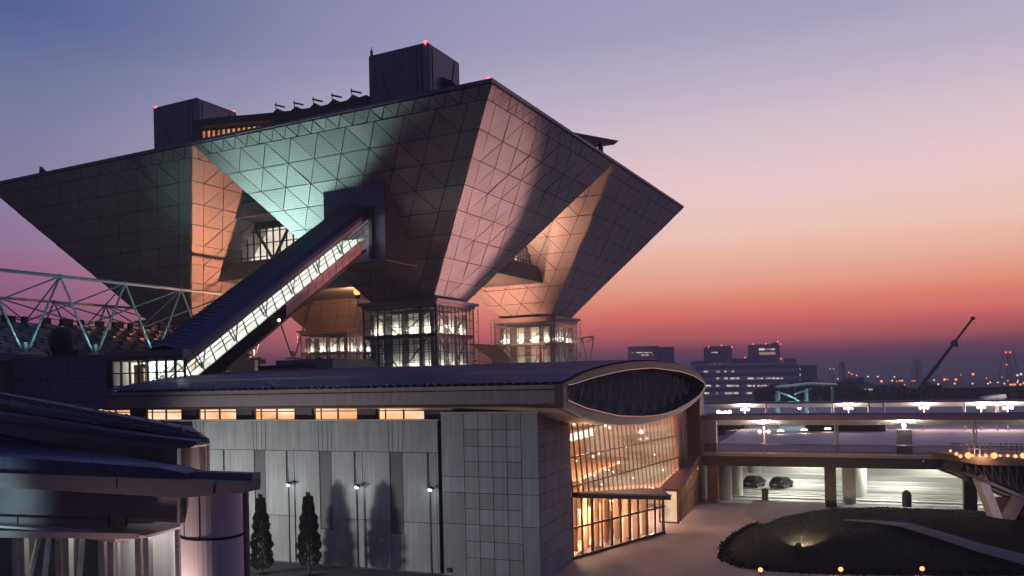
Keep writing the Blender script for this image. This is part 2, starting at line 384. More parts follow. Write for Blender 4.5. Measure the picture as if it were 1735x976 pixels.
# shafts under the pyramids
pane_cache = {}
def shaft(ia, ib):
    cx, cy = ib * HALF + 22.5, ia * HALF + 22.5; h = 5.85
    cap = MB().box(cx - 6.5, cx + 6.5, cy - 6.5, cy + 6.5, 25.95, 26.35).box(cx - 6.1, cx + 6.1, cy - 6.1, cy + 6.1, 25.55, 25.945).box(cx - 5.6, cx + 5.6, cy - 5.6, cy + 5.6, 26.355, 26.47)
    sh = part('glazed_shaft', cap, X['fascia'], tower)
    m = MB()
    zs = [0, 16.1, 17.7, 19.1, 20.3, 21.5, 22.7, 23.9, 25.5]
    nb = 10
    for z in zs[1:-1]:
        w = 0.20 if z in (16.1, 21.5) else 0.05
        m.box(cx - h - .04, cx - h + .04, cy - h, cy + h, z - w, z + w); m.box(cx - h + .06, cx + h, cy - h - .04, cy - h + .04, z - w, z + w)
    for k in range(nb + 1):
        p = -h + 2 * h * k / nb; w = 0.15 if k in (0, 2, 8, 10) else 0.045
        m.box(cx - h - .05, cx - h + .05, cy + p - w, cy + p + w, 0, 25.54)
        if k: m.box(cx + p - w, cx + p + w, cy - h - .05, cy - h + .05, 0, 25.54)
    part('mullion_grid', m, X['steel'] if (ia, ib) != (0, 0) else X['darkmetal'], tower, sh)
    # outer light rods
    rods = MB()
    for k, z in enumerate((16.8, 18.0, 19.4, 20.6, 22.2, 23.6, 24.8)):
        rods.tube((cx - h - .55, cy - h - .55, z), (cx - h - .55, cy + h + .55, z), .035, n=5); rods.tube((cx - h - .55, cy - h - .55, z), (cx + h + .55, cy - h - .55, z), .035, n=5)
    for q in ((cx - h - .55, cy - h - .55), (cx - h - .55, cy + h + .55), (cx + h + .55, cy - h - .55)): rods.tube((q[0], q[1], 14), (q[0], q[1], 25.7), .06, n=5)
    part('tie_rods', rods, X['bright'], tower, sh)
    pw = 2 * h / nb; rest = MB()
    for r in range(1, 8):
        z0, z1 = zs[r], zs[r + 1]
        for k in range(nb):
            p = -h + pw * (k + .5)
            kb = ('b', r); ka = ('a', r)
            if kb not in pane_cache:
                pane_cache[kb] = mesh_of('glass_pane', MB().box(-.02, .02, -pw / 2 + .08, pw / 2 - .08, z0 + .08, z1 - .08), X['glass'])
                pane_cache[ka] = mesh_of('glass_pane', MB().box(-pw / 2 + .08, pw / 2 - .08, -.02, .02, z0 + .08, z1 - .08), X['glass'])
            if ia == 0:
                put('glass_pane', pane_cache[kb], tower, (cx - h, cy + p, 0), sh); put('glass_pane', pane_cache[ka], tower, (cx + p, cy - h, 0), sh)
            else: rest.box(cx - h - .02, cx - h + .02, cy + p - pw / 2 + .08, cy + p + pw / 2 - .08, z0 + .08, z1 - .08).box(cx + p - pw / 2 + .08, cx + p + pw / 2 - .08, cy - h - .02, cy - h + .02, z0 + .08, z1 - .08)
    if rest.v: part('glazing', rest, X['glass'], tower, sh, kind='stuff')
    # inside: floors, white core walls, diagonal braces, uplights that light them
    fl = MB()
    for z in (16.15, 21.35): fl.box(cx - h + .2, cx + h - .2, cy - h + .2, cy + h - .2, z - .25, z + .1)
    fl.box(cx - h + .2, cx + h - .2, cy - h + .2, cy + h - .2, 25.2, 25.5)
    part('floor_slab', fl, X['louvre'], tower, sh)
    core = MB().box(cx - 4.4, cx + 4.4, cy - 4.4, cy + 4.4, 0, 24.6)
    part('core_wall', core, X['louvre'], tower, sh)
    for p in (-4.1, -1.6, 1.2, 4.2):
        part('core_pilaster', MB().box(cx - 4.62, cx - 4.41, cy + p - .75, cy + p + .75, 14, 24.6), X['white'], tower, sh); part('core_pilaster', MB().box(cx + p - .75, cx + p + .75, cy - 4.62, cy - 4.41, 14, 24.6), X['white'], tower, sh)
    br = MB()
    for z0, z1 in ((16.4, 21.1), (21.5, 24.6)):
        for a, b in ((-4.2, 0), (4.2, 0)):
            br.bar((cx - 5.4, cy + a, z1), (cx - 5.4, cy + b, z0), .18, .18); br.bar((cx + a, cy - 5.4, z1), (cx + b, cy - 5.4, z0), .18, .18)
    for q in ((-4.9, -4.9), (-4.9, 4.9), (4.9, -4.9)): br.box(cx + q[0] - .3, cx + q[0] + .3, cy + q[1] - .3, cy + q[1] + .3, 0, 24.7)
    part('brace', br, X['steel'], tower, sh)
    up = MB(); rng = random.Random(ia * 2 + ib)
    rows = ((21.5, 1.0), (16.3, 0.8))
    for z, kk in rows:
        for p in (-4.1, -1.6, 1.2, 4.2):
            for side in (0, 1):
                q = (cx - 5.15, cy + p) if side == 0 else (cx + p, cy - 5.15)
                up.lathe([(.16, 0), (.22, .22), (.2, .26)], (q[0], q[1], z + .02), 8)
                if not (z < 20 and ia == 0 and ib == 0 and side == 0 and False):
                    lamp('shaft_uplight', 'POINT', (q[0], q[1], z + .75), (150 if side == 0 else 170) * kk * rng.uniform(.5, 1.35), (1.0, .87, .70), 'T', .15)
    part('uplight', up, X['cream'], tower, sh)
for q in ((0, 0), (0, 1), (1, 1), (1, 0)): shaft(*q)

# rooftop cores
def rooftop_core(y0, y1, z1, x0=17.5, x1=27.2):
    c = .7
    m = MB().prism([(x0 + c, y0), (x1, y0), (x1, y1), (x0, y1), (x0, y0 + c)], 'z', ZT - 3, z1)
    r = part('rooftop_core', m, X['coreclad'], tower)
    g = MB(); e = .03
    H = z1 - ZT
    def gl(u0, w0, u1, w1):                # recessed-looking dark joint on the front (x0) face
        g.bar((x0 - .01, y0 + u0, z1 - w0), (x0 - .01, y0 + u1, z1 - w1), .05, .16, up=(1, 0, 0))
    gl(1.7, .3, 1.7, H * .48); gl(2.3, H * .48, 2.3, H + 1); gl(6.0, H * .5, 6.0, H + 1); gl(7.4, H * .24, 6.0, H * .5); gl(0.9, .3, .9, H + 1)
    for u0, w0, u1, w1 in ((.9, .3, .9, H + 1), (6.3, H * .4, 7.7, .3), (6.3, H * .4, 6.3, H + 1)):
        g.bar((x0 + u0 + .4, y0 - .01, z1 - w0), (x0 + u1 + .4, y0 - .01, z1 - w1), .05, .18, up=(0, 1, 0))
    part('panel_joint', g, X['joint'], tower, r)
    rail = MB().box(x0 + .05, x1 - .05, y0 + .05, y1 - .05, z1 + .005, z1 + .10); part('coping', rail, X['darkmetal'], tower, r)
    return r
core_r = rooftop_core(17.5, 27.1, 61.8)
core_l = rooftop_core(60.3, 70.0, 61.85)
hood = MB().prism([(17.2, 55.2), (17.2, 57.9), (17.35, 58.1), (19.6, 55.3)], 'x', 21.6, 27.3)   # small louvred hood on the side of the near core
part('vent_hood', MB().hexa([(21.4, 16.9, 56.6), (27.3, 16.9, 55.6), (27.3, 17.45, 55.6), (21.4, 17.45, 56.6)], [(21.4, 15.9, 57.4), (27.3, 15.9, 56.6), (27.3, 17.45, 57.6), (21.4, 17.45, 58.2)]), X['darkmetal'], tower, core_r)
for q in ((17.7, 17.9, 62.0), (17.7, 69.6, 62.0), (27.0, 60.7, 62.0), (1.2, 44.6, 48.75), (.5, .6, 48.75)):
    part('warning_light', MB().ball(q, .26, 8, 5), X['red'], tower)
part('roof_aerial', MB().box(17.6, 17.9, 26.6, 26.9, 61.9, 62.7).tube((17.75, 26.75, 61.9), (17.75, 26.75, 63.2), .06), X['darkmetal'], tower, core_r)
# sky lounge between the two cores: sagging roof, lit glazing, skylight hoods
ys = [60.4, 57.0, 53.0, 48.5, 44.0, 40.0, 36.0, 32.0, 29.0, 27.05]
tops = [57.95, 57.8, 57.45, 56.95, 56.5, 56.15, 55.95, 55.9, 55.95, 56.1]
roof = MB()
prof = [(y, t) for y, t in zip(ys, tops)] + [(y, t - 1.15) for y, t in reversed(list(zip(ys, tops)))]
roof.prism(prof, 'x', 16.6, 30.0)
part('lounge_roof', roof, X['darkmetal'], tower)
part('lounge_wall', MB().box(18.7, 29.5, 27.1, 60.2, ZT - .5, 55.6), X['darkmetal'], tower)
lw = MB()
for k in range(14):
    y = 59.4 - k * 1.05
    lw.box(18.3, 18.5, y - .42, y + .42, 52.0, 56.55 - k * .10)
glow = part('lounge_glazing', lw, lit_room('lounge_glow', (0.62, 0.20, 0.07), (1.0, 0.52, 0.22), 0.75, (.3, .45, .55)), tower)
fr = MB()
for k in range(15): fr.box(18.0, 18.6, 59.95 - k * 1.05 - .13, 59.95 - k * 1.05 + .13, 50.5, 56.7 - k * .10)
fr.prism([(45, 54.25), (60.1, 55.15), (60.1, 55.45), (45, 54.5)], 'x', 18.1, 18.25)
part('lounge_frame', fr, X['darkmetal'], tower, glow)
for k, y in enumerate((43.2, 39.7, 36.2, 32.8, 29.4)):
    t = 56.35 - .28 * k if k < 2 else 55.95
    part('skylight_hood', MB().prism([(y + 1.4, t - .4), (y - .2, t + .55), (y - 1.5, t - .4)], 'x', 16.4, 22).bar((16.5, y + .2, t + 1.15), (16.5, y - 1.5, t + .55), .35, .22).tube((16.5, y + .1, t), (16.5, y + .1, t + 1.5), .07, n=5), X['darkmetal'], tower)
part('roof_fin', MB().prism([(83.2, ZT), (82.7, 51.4), (79.4, ZT + .2)], 'x', 4.6, 5.2), X['darkmetal'], tower)
# flared roof over the far side
part('flared_roof', MB().hexa([(58, 11.5, 57.0), (83, 11.5, 61.0), (83, 22, 61.0), (58, 22, 57.0)], [(58, 10.8, 57.6), (84, 10.8, 61.9), (84, 22, 61.9), (58, 22, 57.6)]).box(76.3, 77.0, 11.8, 12.6, 47, 60.4).box(60, 75.5, 13, 21, 47, 58), X['darkmetal'], tower)
# decks slung between the pyramids, with lit galleries
gal = MB().box(19.0, 71, 30.5, 59.8, 32.0, 34.75).box(30.5, 59.8, 17.2, 71, 32.006, 34.744)
deck = part('slung_deck', gal, X['louvre'], tower)
part('upper_deck', MB().box(15.2, 74, 33, 57, 40.9, 43.0).box(33, 57, 15.2, 74, 40.906, 42.994), X['coreclad'], tower)
room = lit_room('gallery_glow', (0.80, 0.66, 0.55), (1.0, 0.90, 0.80), 1.0, (.22, .22, .35), .45)
part('gallery_wall', MB().box(24, 66, 32, 58, 34.76, 40.89).box(32, 58, 20.5, 66, 34.766, 40.884), room, tower, deck)
gm = MB(); gm2 = MB()
for k in range(20):
    p = 33 + k * 1.32
    gm.box(20.4, 20.6, p - .1, p + .1, 34.76, 40.88); gm2.box(p - .1, p + .1, 18.0, 18.2, 34.76, 40.88)
for z in (35.5, 37.6, 39.4):
    gm.box(20.45, 20.55, 32, 58.3, z - .07, z + .07); gm2.box(32, 58.3, 18.05, 18.15, z - .07, z + .07)
for p0, p1 in ((52.0, 48.2), (44.4, 48.0)):
    gm.bar((21.2, p0, 40.6), (21.2, p1, 35.0), .36, .36); gm2.bar((p0, 18.8, 40.6), (p1, 18.8, 35.0), .35, .35)
part('gallery_beam', MB().box(20.7, 21.6, 45, 58, 40.0, 40.85), X['darkmetal'], tower, deck)
part('gallery_frame', gm, X['darkmetal'], tower, deck); part('gallery_frame', gm2, X['darkmetal'], tower, deck)
# portal box where the escalator bridge enters the tower
portal = part('portal_box', MB().box(6.1, 17, 18.05, 27.5, 36.2, 40.85).box(6.1, 17, 18.05, 20.2, 30.6, 36.195).box(6.1, 17, 25.6, 27.5, 34.2, 36.195).box(9.0, 17, 20.205, 25.595, 30.6, 36.19), X['coreclad'], tower)
part('portal_side_shade', MB().box(6.12, 16.8, 17.98, 18.045, 30.65, 40.8), X['joint'], tower, portal)  # thin near-black sheet added, puts shade on the side of the box
part('portal_soffit_shade', MB().box(6.12, 16.5, 18.06, 27.4, 30.52, 30.595), X['joint'], tower, portal)  # near-black sheet under the box, shade put into its colour
part('portal_frame', MB().box(5.6, 6.09, 19.7, 20.2, 31.0, 37.6).box(5.3, 6.09, 19.9, 25.8, 36.7, 37.4), X['darkmetal'], tower, portal)

# ------------------------------------------------------------------ escalator bridge
esc = thing('escalator_bridge', 'long enclosed escalator tube with a blue ribbed roof climbing to the tower', 'escalator', (-26, 22.5, 12), 'T')
SLP = 0.566
def zc(b): return 17.45 + (b + 27.1) * SLP          # top line of the lit glazing on the near side
Y0, Y1 = 20.5, 26.0
b0, b1 = -27.4, 6.0
def slab(u0, u1, y0, y1, lo, hi): return MB().prism([(u0, zc(u0) + lo), (u1, zc(u1) + lo), (u1, zc(u1) + hi), (u0, zc(u0) + hi)], 'y', y0, y1)
eave = slab(b0, b1, Y0 - .12, Y0 + .25, .0, .45)
part('eave', eave, X['fascia'], esc)
rf = MB(); n = 7
sec = [(Y0 - .15, .46), (Y0 - .05, .95), (Y0 + .5, 1.55), (Y0 + 1.3, 1.9), (Y0 + 2.6, 2.1), (Y0 + 4.2, 1.9), (Y1 + .1, 1.2), (Y1 + .1, .3)]
rf.grid([[(u, y, zc(u) + h) for y, h in sec] for u in (b0 - .5, b1)])
roofp = part('roof', rf, material('escalator_roof', (.07, .066, .12), .45, .3, var=.12, scale=.4), esc, smooth=False)
nr = 54
for k in range(nr):
    u = b0 + (b1 - b0) * (k + .5) / nr
    r = MB()
    for (ya, ha), (yb, hb) in zip(sec[3:5], sec[4:6]): r.bar((u, ya, zc(u) + ha + .02), (u, yb, zc(u) + hb + .02), .10, .07)
    part('roof_rib', r, X['darkmetal'], esc, roofp)
part('underside', slab(b0, b1, Y0 + .35, Y1, -4.3, -4.0), X['darkmetal'], esc)
part('far_wall', slab(b0, b1, Y1 - .1, Y1 + .05, -4.0, .4), X['white'], esc)
nbay = 20; db = (b1 - b0) / nbay; LX, LZ = .92, 1.60            # mullions stand square to the slope
mull = MB()
for k in range(nbay):
    u = b0 + db * k; d = .045
    mull.prism([(u + LX - d, zc(u) - LZ), (u + LX + d, zc(u) - LZ), (u + d, zc(u)), (u - d, zc(u))], 'y', Y0 - .05, Y0 + .08)
for h in (-.04, -.62, -1.2, -2.12): mull.prism([(b0, zc(b0) + h - .035), (b1, zc(b1) + h - .035), (b1, zc(b1) + h + .035), (b0, zc(b0) + h + .035)], 'y', Y0 - .06, Y0 + .07)
part('mullion_grid', mull, X['mullion'], esc)
for k in range(nbay - 1):
    u = b0 + db * k + .07; u1 = u + db - .14
    part('glass_pane', MB().prism([(u + LX, zc(u) - LZ - .02), (u1 + LX, zc(u1) - LZ - .02), (u1, zc(u1) - .08), (u, zc(u) - .08)], 'y', Y0 + .03, Y0 + .05), X['glass'], esc)
# inside: truss diagonals, handrails and bright strip lights in the ceiling
ins = MB()
for k in range(1, nbay - 1, 3):
    u = b0 + db * k
    ins.bar((u + 1.3, Y0 + .7, zc(u + .6) - 1.7), (u, Y0 + .7, zc(u) + .1), .15, .15); ins.bar((u + 1.5, Y0 + .7, zc(u + 1.5) - 2.0), (u + 1.9, Y0 + .7, zc(u + 1.9) + .1), .13, .13)
part('truss', ins, X['steel'], esc)
bal = MB()
for y in (Y0 + 2.6, Y0 + 4.6): bal.prism([(b0, zc(b0) - 1.65), (b1, zc(b1) - 1.65), (b1, zc(b1) - 1.5), (b0, zc(b0) - 1.5)], 'y', y, y + .06)
part('handrail', bal, X['steel'], esc)
part('stair_flight', slab(b0, b1, Y0 + .4, Y1 - .2, -2.75, -2.5), X['white'], esc)
sl = MB()
for y, h in ((Y1 - .25, -.25), (Y1 - .25, -1.05), (Y1 - .25, -1.9)):
    sl.prism([(b0 + .3, zc(b0 + .3) + h - .10), (b1 - .3, zc(b1 - .3) + h - .10), (b1 - .3, zc(b1 - .3) + h + .10), (b0 + .3, zc(b0 + .3) + h + .10)], 'y', y - .1, y)
part('strip_light', sl, X['tube'], esc)
part('ceiling', slab(b0, b1, Y0 + .26, Y1 - .1, .3, .42), X['white'], esc)
for k in range(9):
    u = b0 + (b1 - b0) * (k + .5) / 9
    lamp('escalator_light', 'POINT', (u, Y0 + 2.6, zc(u) - .55), 300, (1.0, .98, .92), 'T', .5)
# red-brown side panels under the glazing and the dark maintenance soffit
np_ = 11; pb0, pb1 = -11.5, 4.2
for k in range(np_):
    u0 = pb0 + (pb1 - pb0) * k / np_ + .06; u1 = pb0 + (pb1 - pb0) * (k + 1) / np_ - .06
    for lo, hi in ((-3.62, -2.95), (-2.9, -2.26)):
        lo2 = lo
        part('side_panel', MB().prism([(u0, zc(u0) + lo2), (u1, zc(u1) + lo2), (u1, zc(u1) + hi), (u0, zc(u0) + hi)], 'y', Y0 - .04, Y0 + .06), X['sidered'] if 'sidered' in X else X.setdefault('sidered', material('red_brown_panel', (0.50, 0.24, 0.235), 0.45, 0.15, var=.08, rnd=.08)), esc)
part('side_backing', slab(b0, pb1 + .1, Y0 + .07, Y0 + .3, -3.8, -2.22), X['joint'], esc)
part('bottom_chord', slab(b0, pb1 + .8, Y0 - .1, Y0 + .34, -3.98, -3.7), X['mullion'], esc)
part('soffit_lamp', MB().ball((-13.2, Y0 - .3, zc(-13.2) - 3.2), .16), X['lampw'], esc)
# ------------------------------------------------------------------ station at its foot
lob = thing('glazed_lobby', 'low glazed lobby at the foot of the escalator bridge, lit inside', 'building', (-24, 25, 12), 'T')
part('roof_slab', MB().box(-27.9, -26.8, 20.4, 31.4, 17.75, 18.65).box(-26.795, -16, 26.4, 31.4, 17.75, 18.645).box(-28.3, -27.905, 20.0, 31.6, 18.1, 18.5), X['fascia'], lob)
part('floor_slab', MB().box(-27.6, -16, 20.5, 31, 12.5, 14.2), X['concrete'], lob)
lm = MB()
for k in range(9): lm.box(-27.6, -27.4, 20.55 + k * 1.25 - .09, 20.55 + k * 1.25 + .09, 14.2, 17.74)
for z in (15.2, 16.5): lm.box(-27.58, -27.42, 20.5, 30.6, z - .06, z + .06)
lm.box(-27.65, -27.35, 30.6, 31.3, 12.5, 17.74)
part('mullion_grid', lm, X['darkmetal'], lob)
for k in range(8): part('glass_pane', MB().box(-27.51, -27.49, 20.55 + k * 1.25 + .12, 20.55 + (k + 1) * 1.25 - .12, 14.25, 17.7), X['glass'], lob)
part('timber_wall', MB().box(-22, -21.8, 27.0, 30.6, 14.2, 17.7).box(-24, -23.8, 22.6, 23.1, 14.2, 17.7).box(-25, -24.8, 28.8, 30.2, 14.2, 17.4), X['warmwall'], lob)
part('inner_wall', MB().box(-17, -16.5, 20.6, 31, 14.2, 17.7).box(-27.3, -16.4, 31.0, 31.2, 14.2, 17.7), X['white'], lob)
part('inner_truss', MB().bar((-24, 21.5, 14.3), (-24, 25, 17.6), .2, .2).bar((-24, 28, 14.3), (-24, 25, 17.6), .2, .2).bar((-25.5, 21, 14.2), (-25.5, 28.5, 17.4), .14, .3), X['steel'], lob)
dl = MB(); 
for y in (22, 24.6, 27.2, 29.6): dl.lathe([(.22, 0), (.22, .1)], (-24, y, 17.5), 10); lamp('lobby_downlight', 'POINT', (-23, y, 17.0), 330, (1.0, .93, .82), 'T', .3)
part('downlight', dl, X['lampw'], lob)

# ================================================================== RECEPTION HALL (frame H: x = s along the long wall, y = n away from the viewer)
hall = thing('reception_hall', 'low concrete hall with a lens shaped barrel roof and a glowing glass end', 'building', (0, 0, 0), 'H')
backing = MB().box(-34, .55, .14, 1.0, 0, 11.85); part('wall_core', backing, X['joint'], hall)
G = .022
cp = {}
def cpanel(x0, x1, z0, z1, y=0.0, th=.12, mat='concrete', name='concrete_panel'):
    if x1 - x0 < .1 or z1 - z0 < .1: return
    k = (round(x1 - x0, 2), round(z1 - z0, 2), mat, th)
    if k not in cp: cp[k] = mesh_of(name, MB().box(G, x1 - x0 - G, 0, th, G, z1 - z0 - G), X[mat])
    put(name, cp[k], hall, (x0, y, z0))
P = 6.52
for i in range(-2, 3):
    st = -10.2 + P * i                                     # a dark louvred strip in every bay
    if st > 1 : break
    s0, s1 = st, st + 1.15
    j1 = st + 3.42; j2 = j1 + .62; nx = st + P
    end = min(nx, .55)
    part('louvre_strip', MB().box(s0 + .03, s1 - .03, .07, .139, 2.95, 9.40), X['louvre'], hall)
    lv = MB()
    for q in range(43): lv.box(s0 + .06, s1 - .06, .045, .069, 3.0 + q * .15, 3.07 + q * .15)
    part('louvre_blade', lv, X['louvre'], hall, kind='stuff')
    for a, b in ((s1, j1), (j1, j2), (j2, end)):
        b = min(b, .55)
        if b <= a: continue
        cpanel(a, b, 3.9, 9.43); cpanel(a, b, 0.0, 3.9)
    cpanel(s0, s1, 0, 2.93)
    if i > -2 or True:
        for a, b in ((s0 - .05, s0 + .32), (s0 + .32, s0 + .80), (s0 + .80, s0 + 1.2)): cpanel(a, b, 9.43, 11.9)
        cpanel(s0 + 1.2, min(s0 - .05 + P, .55), 9.43, 11.9)
    part('conduit', MB().tube((j1 - .12, -.03, 6.8), (j1 - .12, -.03, 9.4), .045, n=6), X['darkmetal'], hall)
part('wall_coping', MB().box(-34, .6, -.02, 1.02, 11.9, 12.02), X['soffit'], hall)
# block that stands at the corner, faced with square concrete tiles
part('corner_block', MB().box(1.12, 8.68, -.38, 8.6, 0, 12.5), X['joint'], hall)
cols = [1.05, 2.92, 4.08, 5.22, 6.36, 7.48, 8.79]
rows = [0, 1.52, 2.78, 4.05, 5.24, 6.45, 7.68, 8.86, 10.0, 11.3, 12.5]
for ci in range(6):
    rr = rows if 0 < ci < 5 else [0, 4.05, 6.45, 7.68, 12.5]
    for a, b in zip(rr, rr[1:]): cpanel(cols[ci], cols[ci + 1], a, b, -.5, .12, 'concrete2', 'concrete_tile')
nc = [-.38, 1.42, 2.45, 3.48, 4.5, 5.52, 6.55, 7.57, 8.6]
for ci in range(8):
    for a, b in zip(rows, rows[1:]):
        k = (round(nc[ci + 1] - nc[ci], 2), round(b - a, 2), 'side')
        if k not in cp: cp[k] = mesh_of('concrete_tile', MB().box(0, .11, G, nc[ci + 1] - nc[ci] - G, G, b - a - G), X['concrete2'])
        put('concrete_tile', cp[k], hall, (8.68, nc[ci], a))
part('block_coping', MB().box(1.0, 8.83, -.54, 8.62, 12.5, 12.62), X['soffit'], hall)
part('drain_box', MB().box(1.35, 1.65, -.62, -.5, .3, .62), X['darkmetal'], hall)
# clerestory: warm lit windows between dark piers, under the eaves
warm = lit_room('clerestory_glow', (1.0, 0.50, 0.24), (1.0, 0.80, 0.56), 1.15, (.25, 1, .8), .55)
for i in range(-4, 2):
    a = -11.3 + 6.08 * i; b = a + 4.15
    if i == 1: b = min(b, 8.5)
    a += .1
    w = part('clerestory_window', MB().box(a, b, 1.30, 1.34, 12.03, 13.0), warm, hall)
    part('window_frame', MB().box(a, b, 1.12, 1.26, 12.66, 12.74).box((a + b) / 2 + .15, (a + b) / 2 + .25, 1.1, 1.27, 12.03, 13.0).box(a - .1, a, 1.1, 1.3, 12.03, 13).box(b, b + .1, 1.1, 1.3, 12.03, 13).box(a + .55, a + .62, 1.12, 1.26, 12.03, 13.0), X['mullion'], hall, w)
    part('pier', MB().box(b + .1, a + 5.88, .95, 1.6, 12.02, 13.0), X['darkmetal'], hall)
    lamp('clerestory_light', 'AREA', ((a + b) / 2, .9, 12.5), 14, (1.0, .55, .28), 'H', 3.6, ((a + b) / 2, -2, 12.6), sy=.5)
part('attic_wall', MB().box(-34, 8.6, 1.6, 2.0, 11.8, 13.1), X['darkmetal'], hall)
# barrel roof cut on the skew at both ends
def sE(n): return 11.1 + .1311 * (n + 2)                     # roof end over the glass
def sL(n): return -31.6 + (n + 2) * .24 if n < 8 else -29.2 + (n - 8) * .72
LT = [(-.4, 14.60), (3.5, 15.38), (7, 15.78), (10.7, 16.08), (15, 16.33), (20, 16.42), (25, 16.33), (29.3, 16.1), (33, 15.68), (35.9, 15.25), (38.5, 14.15)]
LBt = [(-.5, 12.98), (3.5, 12.08), (7, 11.55), (10.5, 11.18), (16.4, 10.95), (21, 11.0), (25, 11.2), (29.5, 11.6), (33.3, 12.15), (36.5, 12.95), (38.4, 13.75)]
def interp(tab, x):
    if x <= tab[0][0]: return tab[0][1]
    for (a, p), (b, q) in zip(tab, tab[1:]):
        if x <= b: return p + (q - p) * (x - a) / (b - a)
    return tab[-1][1]
CT = .9915
ns = [-2 + i * (38.4 * CT) / 40 for i in range(41)]
zt = lambda n: interp(LT, (n + 2) / CT) + .12
zb_ = lambda n: interp(LBt, (n + 2) / CT)
rm = MB(); rows_ = []
for n in ns:
    rows_.append([(sL(n) + (sE(n) - sL(n)) * f, n, zt(n)) for f in (0, .12, .3, .5, .7, .88, 1)])
rm.grid(rows_)
rm.grid([[(x, y, z - .3) for x, y, z in r] for r in rows_][::-1])
roof_h = part('barrel_roof', rm, X['roofblue'], hall, smooth=True)
seams = MB()
for k in range(88):
    f = (k + .5) / 88
    for n0, n1 in zip(ns[0:30:3], ns[3:33:3]):
        a = (sL(n0) + (sE(n0) - sL(n0)) * f, n0, zt(n0) + .03); b = (sL(n1) + (sE(n1) - sL(n1)) * f, n1, zt(n1) + .03)
        seams.bar(a, b, .06, .07)
part('roof_seam', seams, X['roofblue'], hall, roof_h, kind='stuff')
snow = MB()
for k in range(60): snow.box(-30 + k * .68, -29.75 + k * .68, -2.16, -2.02, 14.62, 14.78)
part('gutter_bracket', snow, X['darkmetal'], hall, roof_h, kind='stuff')
part('gutter', MB().box(-31.6, 11.0, -2.25, -1.9, 14.30, 14.60), X['fascia'], hall, roof_h)
fm = mesh_of('fascia_panel', MB().box(.008, .672, -.05, .05, 0, 1.0), X['fascia'])
for k in range(63):
    put('fascia_panel', fm, hall, (-31.6 + k * .68, -2.05, 13.22))
part('fascia_backing', MB().box(-31.6, 11.0, -1.99, -1.6, 13.1, 14.3), X['joint'], hall)
part('eaves_soffit', MB().box(-31.6, 10.5, -2.1, 1.6, 13.02, 13.10), X['fascia'], hall)
part('drip_edge', MB().box(-31.6, 11.0, -2.2, -2.0, 13.03, 13.2), X['mullion'], hall)
# lens shaped roof end
def lp(t, z, out=0.0): return (sE(-2 + t * CT) + out, -2 + t * CT, z)
tt = [-.45, .6, 2, 3.5, 5.5, 8, 10.7, 13.5, 16.5, 20, 23.5, 26.5, 29.3, 32, 34.2, 36.2, 37.6, 38.4]
outer = [(t, interp(LT, t)) for t in tt] + [(t, interp(LBt, t)) for t in reversed(tt)]
IT = [(.9, 14.55), (5.5, 15.05), (12.2, 15.58), (20, 15.80), (29.3, 15.42), (34, 14.95), (37.7, 14.2)]
IB = [(-.0, 13.5), (3.6, 12.78), (10.5, 11.9), (18, 11.5), (23, 11.5), (27, 11.76), (32, 12.35), (35.7, 13.0), (37.8, 13.75)]
ti = [.25, 1.2, 2.4, 3.8, 5.7, 8.1, 10.7, 13.5, 16.5, 20, 23.5, 26.4, 29, 31.6, 33.7, 35.5, 36.8, 37.6]
inner = [(t, interp(IT, t)) for t in ti] + [(t, interp(IB, t)) for t in reversed(ti)]
rim = MB(); n_ = len(outer)
vs = [lp(t, z, .25) for t, z in outer] + [lp(t, z, .25) for t, z in inner] + [lp(t, z, -1.6) for t, z in inner] + [lp(t, z, -.4) for t, z in outer]
rim.add(vs, [(i, (i + 1) % n_, n_ + (i + 1) % n_, n_ + i) for i in range(n_)] + [(n_ + i, n_ + (i + 1) % n_, 2 * n_ + (i + 1) % n_, 2 * n_ + i) for i in range(n_)] + [((i + 1) % n_, i, 3 * n_ + i, 3 * n_ + (i + 1) % n_) for i in range(n_)])
lens = part('lens_rim', rim, material('dark_bronze_rim', (.075, .058, .058), .45, .3), hall)
tr = MB(); tr2 = MB(); tr3 = MB()
m2 = len(tt)
for i in range(m2 - 1):                                     # bright edge beads along the rim
    for lst, o, r in ((inner, .28, .045),):
        a, b = lst[i], lst[i + 1]; tr.tube(lp(a[0], a[1], o), lp(b[0], b[1], o), r, n=6)
        a, b = lst[m2 + i], lst[m2 + i + 1]; tr3.tube(lp(a[0], a[1], o), lp(b[0], b[1], o), r + .02, n=6)
    a, b = outer[m2 + i], outer[m2 + i + 1]; tr2.tube(lp(a[0], a[1] - .02, .2), lp(b[0], b[1] - .02, .2), .055, n=6)
part('edge_bead', tr, X['bright'], hall, lens); part('edge_bead', tr3, X['bright'], hall, lens); part('drip_bead', tr2, X['bright'], hall, lens)
bk = MB(); bk.add([lp(t, z, -1.6) for t, z in inner], [tuple(range(len(inner)))])
part('lens_back', bk, X['louvre'], hall, lens)
web = MB()
lo_n = [2.6, 5.2, 8.2, 11.3, 14.4, 17.6, 20.8, 24.0, 27.0, 30.0, 32.8, 35.2]
for i, t in enumerate(lo_n):
    zl = interp(IB, t) + .08
    for d in (-2.7, -1.3, 1.3, 2.7):
        tu = min(max(t + d, .8), 36.9); zu = interp(IT, tu) - .06
        if zu - zl > .3: web.tube(lp(t, zl, -.9), lp(tu, zu, -.5 - .3 * abs(d)), .06, n=5)
for i, t in enumerate([3.9, 6.7, 9.7, 12.8, 16, 19.2, 22.4, 25.5, 28.5, 31.4, 34]):
    zl = interp(IB, t) + .08
    for d in (-3.4, -2.0, -.6, .6, 2.0, 3.4):
        tu = min(max(t + d, .8), 36.9); zu = interp(IT, tu) - .06
        if zu - zl > .3: web.tube(lp(t, zl, -1.3), lp(tu, zu, -1.2), .045, n=5)
part('lens_web', web, X['soffit'], hall, lens)
